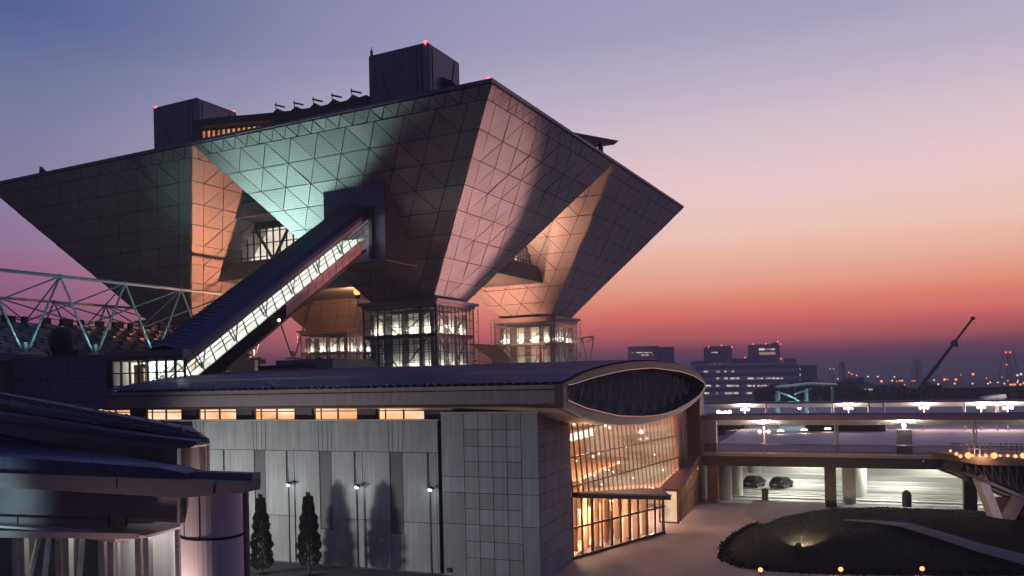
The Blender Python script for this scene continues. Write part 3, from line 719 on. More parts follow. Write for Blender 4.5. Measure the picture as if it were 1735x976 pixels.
so = MB()
so.grid([[(sE(n) + .1, n, zb_(n) + .02), (sE(n) - 3.2, n, zb_(n) + .12), (sE(n) - 9, n, zb_(n) + .5), (sE(n) - 26, n, 13.0)] for n in ns])
part('lens_soffit', so, X['warmwall'], hall, smooth=True)
# curved end screen: leaning glass wall
g0 = Vector((8.82, 8.75)); gd = Vector((.139, .990))
def gp(t, z, out=0.0):
    k = max(0, (z - 5)) * -.075                               # leans back as it rises
    p = g0 + gd * t; return (p.x + (k + out) * gd.y, p.y - (k + out) * gd.x, z)
def g_lo(t): return 5.75 - t * .085 if t < 22 else 3.88 + max(0, t - 24) * .16
def g_hi(t): return interp(LBt, (g0.y + gd.y * t + 2) / CT) - .03
levels = [6.0, 8.4, 10.75]
dt = 1.19; nm = 27
gm = MB()
for k in range(nm + 1):
    t = .15 + k * dt
    gm.bar(gp(t, g_lo(t) - .3), gp(t, g_hi(t) + .1), .14, .10, up=(gd.y, -gd.x, 0))
for z in levels:
    for k in range(nm):
        t0, t1 = .15 + k * dt, .15 + (k + 1) * dt
        if g_lo((t0 + t1) / 2) < z < g_hi((t0 + t1) / 2): gm.bar(gp(t0, z, .02), gp(t1, z, .02), .07, .12)
scr = part('screen_mullion', gm, X['mullion'], hall)
for k in range(nm):
    t0, t1 = .15 + k * dt + .07, .15 + (k + 1) * dt - .07; tm = (t0 + t1) / 2
    zs = [g_lo(tm)] + [z for z in levels if g_lo(tm) + .3 < z < g_hi(tm) - .2] + [g_hi(tm)]
    for za, zb2 in zip(zs, zs[1:]):
        part('glass_pane', MB().hexa([gp(t0, za + .06, -.02), gp(t1, za + .06, -.02), gp(t1, zb2 - .06, -.02), gp(t0, zb2 - .06, -.02)], [gp(t0, za + .06, .01), gp(t1, za + .06, .01), gp(t1, zb2 - .06, .01), gp(t0, zb2 - .06, .01)]), X['glass'], hall, scr)
# lower glazing along the pavement, under a sloping wedge canopy
q0, q1 = Vector((8.80, 8.75)), Vector((13.70, 24.0)); qd = (q1 - q0).normalized(); QL = (q1 - q0).length
def qp(t, z, out=0.0): p = q0 + qd * t; return (p.x + qd.y * out, p.y - qd.x * out, z)
def c_lo(t): return 5.15 - t * (5.15 - 3.2) / QL
lmn = MB(); nb = 10
for k in range(nb + 1):
    t = QL * k / nb
    lmn.bar(qp(t, 0, -.1), qp(t, c_lo(t) + .05, -.1), (.30 if k % 2 == 0 else .14), .14, up=(qd.y, -qd.x, 0))
lmn.bar(qp(0, 2.6, .08), qp(QL, 2.6, .08), .10, .16); lmn.bar(qp(0, .12, 0), qp(QL, .12, 0), .2, .24)
lower = part('lower_mullion', lmn, X['mullion'], hall)
for k in range(nb):
    t0, t1 = QL * k / nb + .2, QL * (k + 1) / nb - .2
    for za, zb2 in ((.25, 2.5), (2.72, None)):
        h0, h1 = (zb2, zb2) if zb2 else (c_lo(t0), c_lo(t1))
        part('glass_pane', MB().hexa([qp(t0, za, -.02), qp(t1, za, -.02), qp(t1, h1, -.02), qp(t0, h0, -.02)], [qp(t0, za, .02), qp(t1, za, .02), qp(t1, h1, .02), qp(t0, h0, .02)]), X['glass'], hall, lower)
can = [(8.81, 8.62), (9.35, 8.62), (14.35, 24.1), (12.35, 30.1), (11.6, 30.1)]
def c_z(p): t = (Vector(p) - q0).dot(qd); return c_lo(min(max(t, 0), QL + .3))
part('canopy', MB().hexa([(x, y, c_z((x, y))) for x, y in can], [(x, y, c_z((x, y)) + .45) for x, y in can]), X['mullion'], hall)
part('canopy_edge', MB().bar((9.43, 8.7, 5.53), (14.40, 24.05, 3.62), .10, .16), X['soffit'], hall)
# entrance vestibule with a roof that climbs to the back
ves = MB().hexa([(12.2, 30.05, 3.25), (14.3, 30.05, 3.25), (14.3, 49.6, 5.7), (13.4, 49.6, 5.7)], [(12.2, 30.05, 3.5), (14.3, 30.05, 3.5), (14.3, 49.6, 5.95), (13.4, 49.6, 5.95)])
ves.bar((14.22, 30, 3.58), (14.22, 49.5, 6.02), .14, .14)
vroof = part('vestibule_roof', ves, material('red_brown_roof', (0.20, 0.115, 0.12), .5, .2), hall)
vm = MB(); 
for k in range(14):
    n = 30.2 + k * 1.42; vm.box(14.06, 14.22, n - .08, n + .08, 0, 3.25 + (n - 30) * .125)
vm.hexa([(14.08, 30.2, 1.95), (14.2, 30.2, 1.95), (14.2, 49, 3.0), (14.08, 49, 3.0)], [(14.08, 30.2, 2.09), (14.2, 30.2, 2.09), (14.2, 49, 3.14), (14.08, 49, 3.14)])
vm.box(12.2, 14.2, 30.05, 30.2, 0, .15).box(13.98, 14.22, 30.03, 30.27, 0, 3.24).box(12.2, 12.35, 30.05, 30.2, 0, 3.24)
ved = part('vestibule_frame', vm, X['mullion'], hall)
for k in range(13):
    n = 30.2 + k * 1.42
    part('glass_pane', MB().hexa([(14.1, n + .1, .1), (14.13, n + .1, .1), (14.13, n + 1.32, .1), (14.1, n + 1.32, .1)], [(14.1, n + .1, 3.25 + (n - 30) * .125), (14.13, n + .1, 3.25 + (n - 30) * .125), (14.13, n + 1.32, 3.25 + (n - 28.6) * .125), (14.1, n + 1.32, 3.25 + (n - 28.6) * .125)]), X['glass'], hall, ved)
part('vestibule_lit_wall', MB().box(12.4, 13.96, 30.5, 30.6, .1, 3.2), lit_room('vestibule_glow', (1.0, .62, .36), (1.0, .80, .56), .85, (.8, .8, .5), .7), hall)
part('end_pier', MB().box(13.0, 14.42, 46.2, 50.2, 0, 13.9), X['brown'], hall)
part('end_wall', MB().box(12.2, 12.98, 38.8, 50, 0, 13.2), X['brown'], hall)
# inside the hall
part('rear_roof', MB().box(-32, 14.4, 34.5, 50.2, 13.25, 13.6), X['darkmetal'], hall)
part('rear_wall', MB().box(-32, 12.19, 50.0, 50.2, 0, 13.24), X['fascia'], hall)
part('hall_floor', MB().box(-16, 8.6, 8.8, 44, .02, .10).box(-16, 6.5, 20, 44, 5.2, 5.5), X['warmwall'], hall)
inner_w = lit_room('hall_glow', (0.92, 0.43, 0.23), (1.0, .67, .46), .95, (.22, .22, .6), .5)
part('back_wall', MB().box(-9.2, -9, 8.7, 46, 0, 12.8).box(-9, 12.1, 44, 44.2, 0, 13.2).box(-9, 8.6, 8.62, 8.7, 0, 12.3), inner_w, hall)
iw = MB(); rr = random.Random(5)
for k in range(16):
    n = 11 + k * 2.0; iw.box(1 + rr.uniform(-3, 3), 1.5 + rr.uniform(0, 2), n, n + rr.uniform(.4, 1.2), 0, rr.choice((3.4, 5.2, 9.5)))
part('inner_column', iw, X['warmwall'], hall)
ic = MB()
for k in range(9):
    p = qp(QL * (k + .55) / 9, 0, -1.6); ic.box(p[0] - .22, p[0] + .22, p[1] - .22, p[1] + .22, .1, c_lo(QL * (k + .55) / 9) - .1)
for k in range(7):
    p = qp(QL * (k + .3) / 7, 0, -4.5); ic.box(p[0] - .5, p[0] + .4, p[1] - .3, p[1] + .3, .1, 2.9)
part('lobby_column', ic, X['warmwall'], hall)
bl = MB()
for k in range(22):
    n = 12 + k * .95; bl.box(5.0, 5.15, n, n + .72, 8.75 + .05 * (k % 3), 9.55)
for k in range(9): bl.box(6.4, 6.5, 9.5 + k * .6, 9.95 + k * .6, 8.3, 9.0)
part('lamp_row', bl, lamp_mat('hall_lamp', (1.0, .84, .62), 2.6), hall)
hc = MB(); rr = random.Random(11)
for k in range(34): hc.ball((rr.uniform(1, 8.2) + k * .1, 10 + k * .92 + rr.uniform(-1, 1), rr.choice((5.9, 6.3, 7.5, 10.2, 4.4, 3.0))), rr.uniform(.07, .13), 6, 4)
part('hall_globe', hc, X['cream'], hall, kind='stuff')
for n in (12, 18, 24, 30, 36):
    lamp('hall_light', 'POINT', (5.2 + n * .12, n, 9.6), 2000, (1.0, .53, .32), 'H', .8)
    lamp('hall_low_light', 'POINT', (6.0 + n * .12, n, 3.2), 2200, (1.0, .56, .34), 'H', .6)
lamp('vestibule_light', 'POINT', (13.2, 31.5, 2.7), 300, (1.0, .62, .36), 'H', .3)
lamp('vestibule_light', 'POINT', (13.4, 41, 3.6), 300, (1.0, .55, .30), 'H', .3)

# poles with lamps in front of the long wall
for i, (s, lab) in enumerate(((-12.98, 'slim lamp pole at the concrete wall, behind the wider conical tree'), (-6.45, 'slim lamp pole at the middle of the concrete wall, in the tree shadow'), (.02, 'slim lamp pole at the concrete wall beside the tiled corner block'))):
    t = thing('wall_lamp', lab, 'lamp post', (s, -.45, 0), 'H', 'lamp poles along the concrete wall')
    part('pole', MB().tube((s, -.45, 0), (s, -.45, 6.5), .07, .055).tube((s, -.45, 6.5), (s, -.45, 7.9), .02), X['darkmetal'], t)
    part('lamp_head', MB().lathe([(.10, 6.55), (.30, 6.62), (.34, 6.72), (.10, 6.86)], (s, -.45, 0), 10).tube((s, -.45, 6.7), (s + .5, -.5, 6.78), .04), X['steel'], t)
    part('bulb', MB().ball((s, -.5, 6.62), .17, 8, 5), X['lampc'], t)
    lamp('wall_lamp_light', 'POINT', (s, -.95, 6.5), 22, (.85, 1.0, .93), 'H', .2)

# ================================================================== GROUND, ROAD, MOUND
def sheet(name, pts, z, mat, frame='H', kind='structure'):
    mb = MB(); mb.add([(x, y, z) for x, y in pts], [tuple(range(len(pts)))])
    return solo(name, mb, mat, None, None, (0, 0, 0), frame, kind=kind)
gm_ = MB(); gr_ = [-3500, -1200, -300, -60, 0, 60, 300, 1200, 3500]
gm_.grid([[(x, y, -.05) for x in gr_] for y in [-3500, -300, -60, 0, 60, 200, 600, 2000, 3500]])
solo('ground', gm_, X['asphalt'], None, None, kind='structure')
sheet('pavement', [(-60, -60), (90, -60), (90, 47.2), (-60, 47.2)], 0.0, X['pave'])
sheet('road', [(-20, 47.2), (95, 47.2), (95, 93), (-20, 93)], 0.0, X['pale'])
sheet('near_yard', [(-60, -14), (8.6, -14), (8.6, -.5), (-60, -.5)], 0.006, X['asphalt'])
kb = MB()
for n, w, h in ((52.5, .4, .16), (55.2, .25, .12), (58.5, .5, .2), (69.5, .5, .5), (71.5, .3, .2), (75, .6, .7), (79, .4, .3), (83, .6, .9)):
    kb.box(14.6, 90, n, n + w, .004, h)
solo('kerb', kb, X['white'], None, None, (0, 0, 0), 'H', kind='structure')
ln = MB()
for n, w in ((50, .5), (54, .35), (57, .6), (61.5, .35), (66.8, .5), (73, .6), (77, .8), (81, .5)): ln.box(15, 90, n, n + w, .003, .008)
solo('road_marking', ln, X['louvre'], None, None, (0, 0, 0), 'H', kind='structure')
# grass mound
MC = (36.0, 27.5)
MP = [(19.7, 12.5), (19.4, 20), (20.2, 28), (22.0, 35), (24.8, 41), (29, 44.6), (36, 46.0), (44, 45.3), (51, 42), (54, 33), (52, 22), (46, 16.5), (40, 13.4), (33, 11), (26.5, 9.2), (21.8, 9.4)]
def edge_r(an):
    dx, dy = math.cos(an), math.sin(an); best = 14.0
    for (ax, ay), (bx, by) in zip(MP, MP[1:] + MP[:1]):
        ex, ey = bx - ax, by - ay; den = dx * ey - dy * ex
        if abs(den) < 1e-9: continue
        px_, py_ = ax - MC[0], ay - MC[1]
        t = (px_ * ey - py_ * ex) / den; u = (px_ * dy - py_ * dx) / den
        if t > 0 and -1e-6 <= u <= 1 + 1e-6: best = t
    return best
ER = [edge_r(2 * math.pi * i / 360) for i in range(360)]
ER = [sum(ER[(i + k) % 360] for k in range(-5, 6)) / 11 for i in range(360)]
def mound_h(s, n):
    x, y = s - MC[0], n - MC[1]; an = math.degrees(math.atan2(y, x)) % 360; i = int(an); f_ = an - i
    rb_ = ER[i % 360] * (1 - f_) + ER[(i + 1) % 360] * f_; r = math.hypot(x, y) / rb_
    if r >= 1: return -.02
    return 1.75 * (1 - r ** 2.4) * (1 + .10 * math.sin(s * .9) * math.cos(n * .7))
md = MB()
def mound_edge(an):
    lo_, hi_ = 5.0, 30.0
    for _ in range(24):
        m_ = (lo_ + hi_) / 2
        if mound_h(MC[0] + m_ * math.cos(an), MC[1] + m_ * math.sin(an)) > -.01: lo_ = m_
        else: hi_ = m_
    return lo_
rows_m = []
for i in range(97):
    an = 2 * math.pi * i / 96; e_ = mound_edge(an); rows_m.append([(MC[0] + e_ * f * math.cos(an), MC[1] + e_ * f * math.sin(an), (mound_h(MC[0] + e_ * f * math.cos(an) * .999, MC[1] + e_ * f * math.sin(an) * .999) if f < 1 else 0) + .012) for f in (.001, .1, .2, .3, .4, .5, .6, .7, .78, .86, .92, .96, .985, 1.0)])
md.grid(rows_m)
solo('grass_mound', md, X['grass'], None, None, (0, 0, 0), 'H', kind='structure', smooth=True)
gr = MB(); rg = random.Random(3)
for k in range(14000):
    s, n = rg.uniform(19, 52), rg.uniform(10, 48); h = mound_h(s, n)
    if h < .03: continue
    a = rg.uniform(0, 6.28); w = rg.uniform(.03, .06); l = rg.uniform(.05, .14)
    gr.add([(s - w * math.cos(a), n - w * math.sin(a), h), (s + w * math.cos(a), n + w * math.sin(a), h), (s + rg.uniform(-.08, .08), n + rg.uniform(-.08, .08), h + l)], [(0, 1, 2)])
for k in range(3600):
    an = rg.uniform(0, 6.283); i_ = int(math.degrees(an)) % 360; rr_ = ER[i_] * rg.uniform(.955, 1.012) ; s, n = MC[0] + rr_ * math.cos(an), MC[1] + rr_ * math.sin(an); h = max(mound_h(s, n), 0)
    a = rg.uniform(0, 6.28); w = rg.uniform(.05, .12); l = rg.uniform(.10, .34)
    gr.add([(s - w * math.cos(a), n - w * math.sin(a), h), (s + w * math.cos(a), n + w * math.sin(a), h), (s + rg.uniform(-.2, .2), n + rg.uniform(-.2, .2), h + l)], [(0, 1, 2)])
solo('mound_grass', gr, X['grass'], None, None, (0, 0, 0), 'H', kind='stuff')
pc = [(29.2, 24.9), (31.5, 24.0), (33.8, 22.2), (36.0, 19.8), (38.4, 17.4), (41.5, 15.8), (46, 14.6)]
pp = MB(); rowsP = []
for i, (s, n) in enumerate(pc):
    w = .25 + .95 * min(1, i / 2.2)
    rowsP.append([(s + dx * .55 * w, n + dx * 1.0 * w, mound_h(s + dx * .55 * w, n + dx * w) + .30) for dx in (-.8, -.4, 0, .4, .8)])
pp.grid(rowsP); solo('mound_path', pp, material('path_paving', (.15, .13, .15), .85), None, None, (0, 0, 0), 'H', kind='structure')
solo('concrete_ramp', MB().hexa([(19.9, 46.2, .005), (19.7, 34.2, .005), (22.2, 29.9, .005), (27.9, 36, .005), (27.7, 45.2, .005)], [(20.1, 46.1, .62), (19.95, 34.4, .42), (22.3, 30.2, .36), (27.7, 36, .42), (27.6, 45.1, .62)]), material('ramp_asphalt', (.15, .14, .15), .8, var=.15), None, None, (0, 0, 0), 'H', kind='structure')

# ================================================================== ELEVATED PLAZA AND BRIDGE
DZ = 5.85
solo('upper_plaza', MB().add([(14.6, 52.2, DZ), (130, 52.2, DZ), (200, 240, DZ), (-40, 240, DZ), (-40, 93, DZ), (14.6, 93, DZ)], [(0, 1, 2, 3, 4, 5)]).add([(14.6, 52.2, 4.55), (14.6, 93, 4.55), (130, 93, 4.55), (130, 52.2, 4.55)], [(0, 1, 2, 3)]).add([(-40, 93.0, 0), (130, 93.0, 0), (130, 93.0, DZ - .01), (-40, 93.0, DZ - .01)], [(0, 1, 2, 3)]),
     material('plaza_paving', (0.50, 0.39, 0.46), .75, var=.12, scale=.12), None, None, (0, 0, 0), 'H', kind='structure')
rw = MB(); rgn = random.Random(8)
for k in range(9): rw.box(14, 110, 92.4, 92.9, .3 + k * .48, .3 + k * .48 + rgn.uniform(.1, .3))
rw.box(14, 40, 90, 92.3, 0, 1.6).box(44, 110, 88, 92.3, 0, .9)
solo('road_back_wall', rw, X['pale'], None, None, (0, 0, 0), 'H', kind='structure')
br = thing('pedestrian_bridge', 'covered footbridge with a dark girder and railings joining the hall to the plaza', 'bridge', (14.6, 47, 0), 'H')
part('deck', MB().box(14.45, 100, 46.9, 52.19, 5.55, DZ), X['pave'], br)
part('girder', MB().box(14.5, 100, 46.75, 47.35, 4.40, 5.54).box(14.5, 100, 51.6, 52.15, 4.42, 5.53), X['brown2'] if 'brown2' in X else X.setdefault('brown2', material('dark_brown_girder', (0.035, 0.022, 0.021), .5, .2)), br)
part('deck_edge', MB().box(14.45, 100, 46.68, 46.899, 5.56, 5.92), X['soffit'], br)
dts = MB()
for k in range(30): dts.lathe([(.05, 0), (.05, .05)], (27 + k * 1.45, 46.72, 5.3), 6, (0, -1, 0))
part('bolt', dts, X['bright'], br, kind='stuff')
for s in (15.0, 27.55, 40.9, 54.5): part('column', MB().box(s, s + 1.18, 46.95, 48.3, 0, 4.39), X['brown'] if s < 20 else X['brown2'], br)
rl = MB()
for z in (6.95, 6.05): rl.tube((14.7, 47.05, z), (99, 47.05, z), .04, n=6)
part('handrail', rl, X['steel'], br)
pm = mesh_of('railing_post', MB().box(-.035, .035, -.05, .05, DZ, 6.98), X['steel'])
qm = mesh_of('railing_pane', MB().box(.06, 2.14, -.01, .01, 6.0, 6.9), X['glassd'])
for k in range(30):
    put('railing_post', pm, br, (14.8 + k * 2.2, 47.05, 0)); put('railing_pane', qm, br, (14.8 + k * 2.2, 47.05, 0))
part('end_block', MB().box(14.5, 16.1, 47.2, 48.4, DZ, 9.8), X['pale'], br)
# roof over the bridge: a shallow V whose near wing shows its lit underside
cn = MB().hexa([(14.5, 46.9, 9.78), (14.5, 49.6, 9.02), (14.5, 52.3, 9.78), (14.5, 52.3, 9.86), (14.5, 49.6, 9.10), (14.5, 46.9, 9.86)], [(100, 46.9, 9.78), (100, 49.6, 9.02), (100, 52.3, 9.78), (100, 52.3, 9.86), (100, 49.6, 9.10), (100, 46.9, 9.86)])
cno = part('canopy', cn, X['white'], br)
part('canopy_beam', MB().box(14.4, 100, 46.78, 46.899, 9.74, 10.3).box(14.4, 100, 52.31, 52.42, 9.74, 10.3), X['fardark'], br)
for s in (28.75, 41.9, 55.2): part('canopy_post', MB().tube((s, 47.3, DZ), (s, 47.3, 9.74), .10, n=8).tube((s + .25, 47.3, DZ), (s + .25, 47.3, 9.74), .07, n=8), X['soffit'], br)
part('equipment_cabinet', MB().box(34.75, 36.25, 47.3, 48.3, DZ + .02, 7.3).box(34.78, 36.22, 47.33, 48.27, 7.34, 8.65), X['louvre'] if False else material('grey_cabinet', (.20, .22, .22), .5), br)
part('cabinet_post', MB().tube((35.5, 47.8, 8.65), (35.5, 47.8, 9.3), .22, n=8), X['soffit'], br)
def twin_lamp(label, s, n, z0, zl, dx=.65, pw=260, lz=.3, group='twin globe lamps under the plaza canopies', r=.24, mat=None, post=.12):
    t = thing('globe_lamp', label, 'lamp post', (s, n, z0), 'H', group)
    part('post', MB().tube((s, n, z0), (s, n, zl + .55), post, n=8).tube((s - dx / 2, n, zl), (s + dx / 2, n, zl), .05, n=6), X['soffit'], t)
    for d in (-dx / 2, dx / 2): part('globe', MB().ball((s + d, n - .05, zl), r, 10, 6), mat or X['lampw'], t)
    lamp('globe_light', 'POINT', (s, n - .4, zl + lz), pw, (1.0, .76, .68), 'H', .2)
    return t
twin_lamp('twin globe lamp post under the bridge roof, close to the hall end', 21.3, 47.9, DZ, 8.35, .95, 620, .88, r=.19)
lamp('cabinet_light', 'POINT', (35.5, 47.4, 9.2), 620, (1.0, .82, .68), 'H', .25)
lamp('bridge_light', 'POINT', (49.6, 47.4, 9.2), 620, (1.0, .82, .68), 'H', .25)
# road level under the plaza: round columns, ceiling lights
cols_ = [(1229, 49.6, .72), (1248, 54.5, .72), (1279, 77, .95), (1438, 50.2, .72), (1457, 56, .72), (1690, 56, .8)]
for i, (x, n, r) in enumerate(cols_):
    lab = ['round pale column just behind the bridge girder near the hall', 'second round column in from the hall, brightly lit', 'pale column deep in the roadway behind the parked cars', 'pale column right behind the central dark pier', 'second pale column behind the central dark pier', 'pale column in the roadway behind the lookout bridge legs'][i]
    solo('road_column', MB().lathe([(r, 0), (r, 4.5)], (0, 0, .01), 20), X['pale'], lab, 'column', (on_n(x, 820, n).x, n, 0), 'H', 'round columns under the plaza', smooth=False)
for k, (s, n) in enumerate(((24, 55), (34, 55), (46, 55), (58, 55), (24, 68), (36, 68), (50, 68), (64, 68), (26, 82), (42, 82), (60, 82), (76, 78))):
    t = thing('ceiling_light', None, None, (s, n, 4.4), 'H', 'strip lights over the roadway')
    t.o['label'] = 'fluorescent strip light on the ceiling of the road under the plaza'; t.o['category'] = 'ceiling light'
    part('housing', MB().box(s - 2.2, s + 2.2, n - .16, n + .16, 4.40, 4.54), X['white'], t)
    part('light_strip', MB().box(s - 2.1, s + 2.1, n - .10, n + .10, 4.34, 4.395), X['tube'], t)
    lamp('road_light', 'AREA', (s, n, 4.30), 650, (.97, 1.0, .88), 'H', 4.0, (s, n, 0), sy=1.2)
t = thing('road_lantern', 'pale ornamental lantern pillar with a globe standing in the lit roadway', 'lantern', (44.3, 57, 0), 'H')
part('pedestal', MB().box(43.85, 44.75, 56.6, 57.4, .01, 1.7), X['pale'], t)
part('globe', MB().ball((44.3, 57, 2.35), .62, 14, 8), X['white'], t)
part('cap', MB().lathe([(.2, 2.95), (.75, 3.1), (.7, 3.35), (.2, 3.45)], (44.3, 57, 0), 12), X['pale'], t)
solo('drum_bollard', MB().lathe([(.38, 0), (.38, .7), (.33, .74), (.33, 1.35), (.38, 1.4), (.38, 1.85), (.1, 1.95)], (0, 0, .01), 14), material('green_black', (.03, .04, .035), .5), 'dark green drum bollard on the pavement in front of the parked cars', 'bollard', (21.35, 46.3, 0), 'H')
p_ = on_n(1536, 852, 44.0)
solo('litter_bin', MB().lathe([(.45, -.4), (.45, .95), (.38, 1.0), (.38, 1.12), (.05, 1.4)], (0, 0, 0), 12), X['green_black'] if 'green_black' in X else X['darkmetal'], 'dark round litter bin on the crest of the grass mound', 'bin', (p_.x, p_.y, p_.z), 'H')
solo('small_post', MB().tube((0, 0, 0), (0, 0, .55), .09, .12), X['darkmetal'], 'short dark post beside the drum bollard', 'bollard', (22.6, 46.4, 0.01), 'H')

# cars
def car(label, s, n, rot, cat='car'):
    t = thing('parked_car', label, cat, (s, n, .004), 'H', 'cars parked in the lit roadway', rot=rot)
    t.at = Vector((0, 0, 0))
    pa = X.setdefault('carpaint', material('black_car_paint', (.03, .032, .042), .22, .6, var=.02, spec=.8))
    W = .86
    body = MB(); prof = [(-2.1, .32, .80, .86), (-1.95, .26, .92, .93), (-1.2, .24, .98, 1.0), (0, .24, .99, 1.0), (1.1, .24, .95, 1.0), (1.8, .26, .82, .95), (2.1, .34, .66, .84)]
    rows = []
    for x, z0, z1, k in prof: rows.append([(x, -W * k, z0), (x, -W * k * 1.02, (z0 + z1) / 2), (x, -W * k * .93, z1), (x, W * k * .93, z1), (x, W * k * 1.02, (z0 + z1) / 2), (x, W * k, z0), (x, -W * k, z0)])
    body.grid(rows); m = len(body.v); body.f.append(tuple(range(6, -1, -1))[:6]); body.f.append(tuple(range(m - 7, m - 1)))
    part('body', body, pa, t, smooth=False)
    cab = MB(); rows = []
    for x, z, k in ((-1.75, .95, .90), (-1.25, 1.38, .74), (-.2, 1.46, .74), (.55, 1.36, .73), (1.25, .93, .88)): rows.append([(x, -W * k, z), (x, W * k, z)])
    base = [(-1.75, .93), (-1.2, .93), (-.2, .93), (.55, .93), (1.25, .925)]
    cab.grid([[(b[0], -W * .91, b[1]), r[0], r[1], (b[0], W * .91, b[1])] for b, r in zip(base, rows)])
    part('cabin', cab, pa, t)
    gls = X.setdefault('carglass', material('car_glass', (.02, .024, .03), .06, .0, var=0))
    part('rear_window', MB().add([(-1.72, -.66, 1.0), (-1.72, .66, 1.0), (-1.29, .56, 1.36), (-1.29, -.56, 1.36)], [(0, 1, 2, 3)]).add([(-1.70, -.66, 1.0), (-1.70, .66, 1.0), (-1.27, .56, 1.36), (-1.27, -.56, 1.36)], [(3, 2, 1, 0)]), gls, t)
    for sy in (-1, 1):
        part('side_window', MB().add([(-1.35, sy * .80, .97), (.85, sy * .80, .97), (.45, sy * .655, 1.32), (-1.1, sy * .665, 1.34)], [(0, 1, 2, 3) if sy < 0 else (3, 2, 1, 0)]), gls, t)
        part('tail_lamp', MB().box(-2.07, -1.94, sy * .62 - .14, sy * .62 + .14, .66, .82), material('tail_lamp_lens', (.3, .02, .02), .2) if 'tl' not in X else X['tl'], t)
        for x in (-1.3, 1.3):
            w = part('wheel', MB().lathe([(.24, -.11), (.32, -.09), (.32, .09), (.24, .11)], (x, sy * .76, .32), 16, (0, 1, 0)), X['joint'], t)
            part('rim', MB().lathe([(.20, -.02), (.20, .02)], (x, sy * .875, .32), 12, (0, 1, 0)), X['bright'], t, w)
    part('number_plate', MB().box(-2.125, -2.10, -.24, .24, .50, .62), X['white'], t)
    part('bumper', MB().box(-2.16, -2.0, -.76, .76, .34, .47), X['darkmetal'], t)
    return t
car('black hatchback parked in the lit roadway, nearer the hall', 18.95, 64.6, R(72))
car('black hatchback parked in the lit roadway, farther from the hall', 22.3, 64.2, R(70))

# things on the upper plaza
hedge_pts = [('long low dark hedge along the plaza behind the bridge roof', (1365, 731), (1500, 731), 1.9, 3.2), ('clipped dark hedge with a rounded end on the plaza close to the hall', (1211, 738), (1228, 736), 2.6, 2.5), ('clipped dark hedge strip behind the rounded one on the plaza', (1232, 729), (1266, 727), 2.2, 2.0)]
rh = random.Random(21)
for lab, a, b, h, w in hedge_pts:
    A, B = on_z(*a, DZ), on_z(*b, DZ); t = thing('hedge', lab, 'hedge', (A.x, A.y, DZ), 'H', 'hedges on the plaza')
    d = (B - A).normalized(); q = Vector((-d.y, d.x, 0)); Ln = (B - A).length
    part('twigs', MB().hexa([A + q * .2, B + q * .2, B + q * (w - .2), A + q * (w - .2)], [p + Vector((0, 0, h * .82)) for p in (A + q * .2, B + q * .2, B + q * (w - .2), A + q * (w - .2))]), X['leaf'], t)
    lf = MB()
    for k in range(2600):
        u, v, z = rh.uniform(0, Ln), rh.uniform(0, w), rh.uniform(.05, h)
        if rh.random() < .6: v = 0.05
        elif rh.random() < .6: z = h
        p = A + d * u + q * v + Vector((0, 0, z)); e = [Vector((rh.uniform(-1, 1), rh.uniform(-1, 1), rh.uniform(-1, 1))) * .2 for _ in range(3)]
        lf.add([p + x for x in e], [(0, 1, 2)])
    part('foliage', lf, X['leaf'], t, kind='stuff')
for i, (x, y) in enumerate(((1322, 736), (1362, 734), (1402, 732))):
    p = on_z(x, y, DZ); t = thing('garden_lamp', ['low round garden lamp at the hedge, closest to the twin globes', 'low round garden lamp at the middle of the plaza hedge', 'low round garden lamp at the hedge, beside the bridge roof post'][i], 'lamp', (p.x, p.y, DZ), 'H', 'low garden lamps at the hedge')
    part('stem', MB().tube((p.x, p.y, DZ), (p.x, p.y, DZ + .45), .08), X['darkmetal'], t)
    part('shade', MB().lathe([(.5, .45), (.45, .62), (.1, .7)], (p.x, p.y, DZ), 12), X['lampw'], t)
    lamp('garden_light', 'POINT', (p.x, p.y - .6, DZ + .5), 40, (1, .8, .65), 'H', .2)
# second covered walk across the plaza
N2 = 95.0
A = on_n(1195, 692, N2); B = on_n(1735, 688, N2); Bx = B.x + 30
w2 = thing('covered_walk', 'far covered walk with a pale V shaped roof across the plaza', 'canopy', (A.x, N2, DZ), 'H')
zc2 = on_n(1450, 682, N2).z
part('canopy', MB().hexa([(A.x, N2, zc2), (A.x, N2 + 3, zc2 - .85), (A.x, N2 + 6, zc2), (A.x, N2 + 6, zc2 + .1), (A.x, N2 + 3, zc2 - .75), (A.x, N2, zc2 + .1)], [(Bx, N2, zc2), (Bx, N2 + 3, zc2 - .85), (Bx, N2 + 6, zc2), (Bx, N2 + 6, zc2 + .1), (Bx, N2 + 3, zc2 - .75), (Bx, N2, zc2 + .1)]), X['white'], w2)
part('canopy_beam', MB().box(A.x, Bx, N2 - .12, N2 - .002, zc2 - .06, zc2 + .22), X['fascia'], w2)
for x in (1297, 1411, 1472, 1498, 1635, 1690):
    s = on_n(x, 700, N2).x; part('post', MB().tube((s, N2 + .6, DZ), (s, N2 + .6, zc2), .16, n=8), X['soffit'], w2)
gl_lab = ['twin globe lamp under the far covered walk, closest to the hall', 'twin globe lamp under the far covered walk, right of the teal frame', 'twin box lantern under the far covered walk, below the crane', 'single bright globe cluster under the far covered walk, left of the white tent', 'twin globe lamp under the far covered walk, below the white tent']
for i, (x, y, r) in enumerate(((1262, 694, .42), (1437, 692, .36), (1565, 691, .42), (1662, 690, .40), (1707, 691, .42))):
    p = on_n(x, y, N2 + 1.2); twin_lamp(gl_lab[i], p.x, N2 + 1.2, DZ, p.z, 1.0 if i != 3 else .8, 900, r=r * .55)
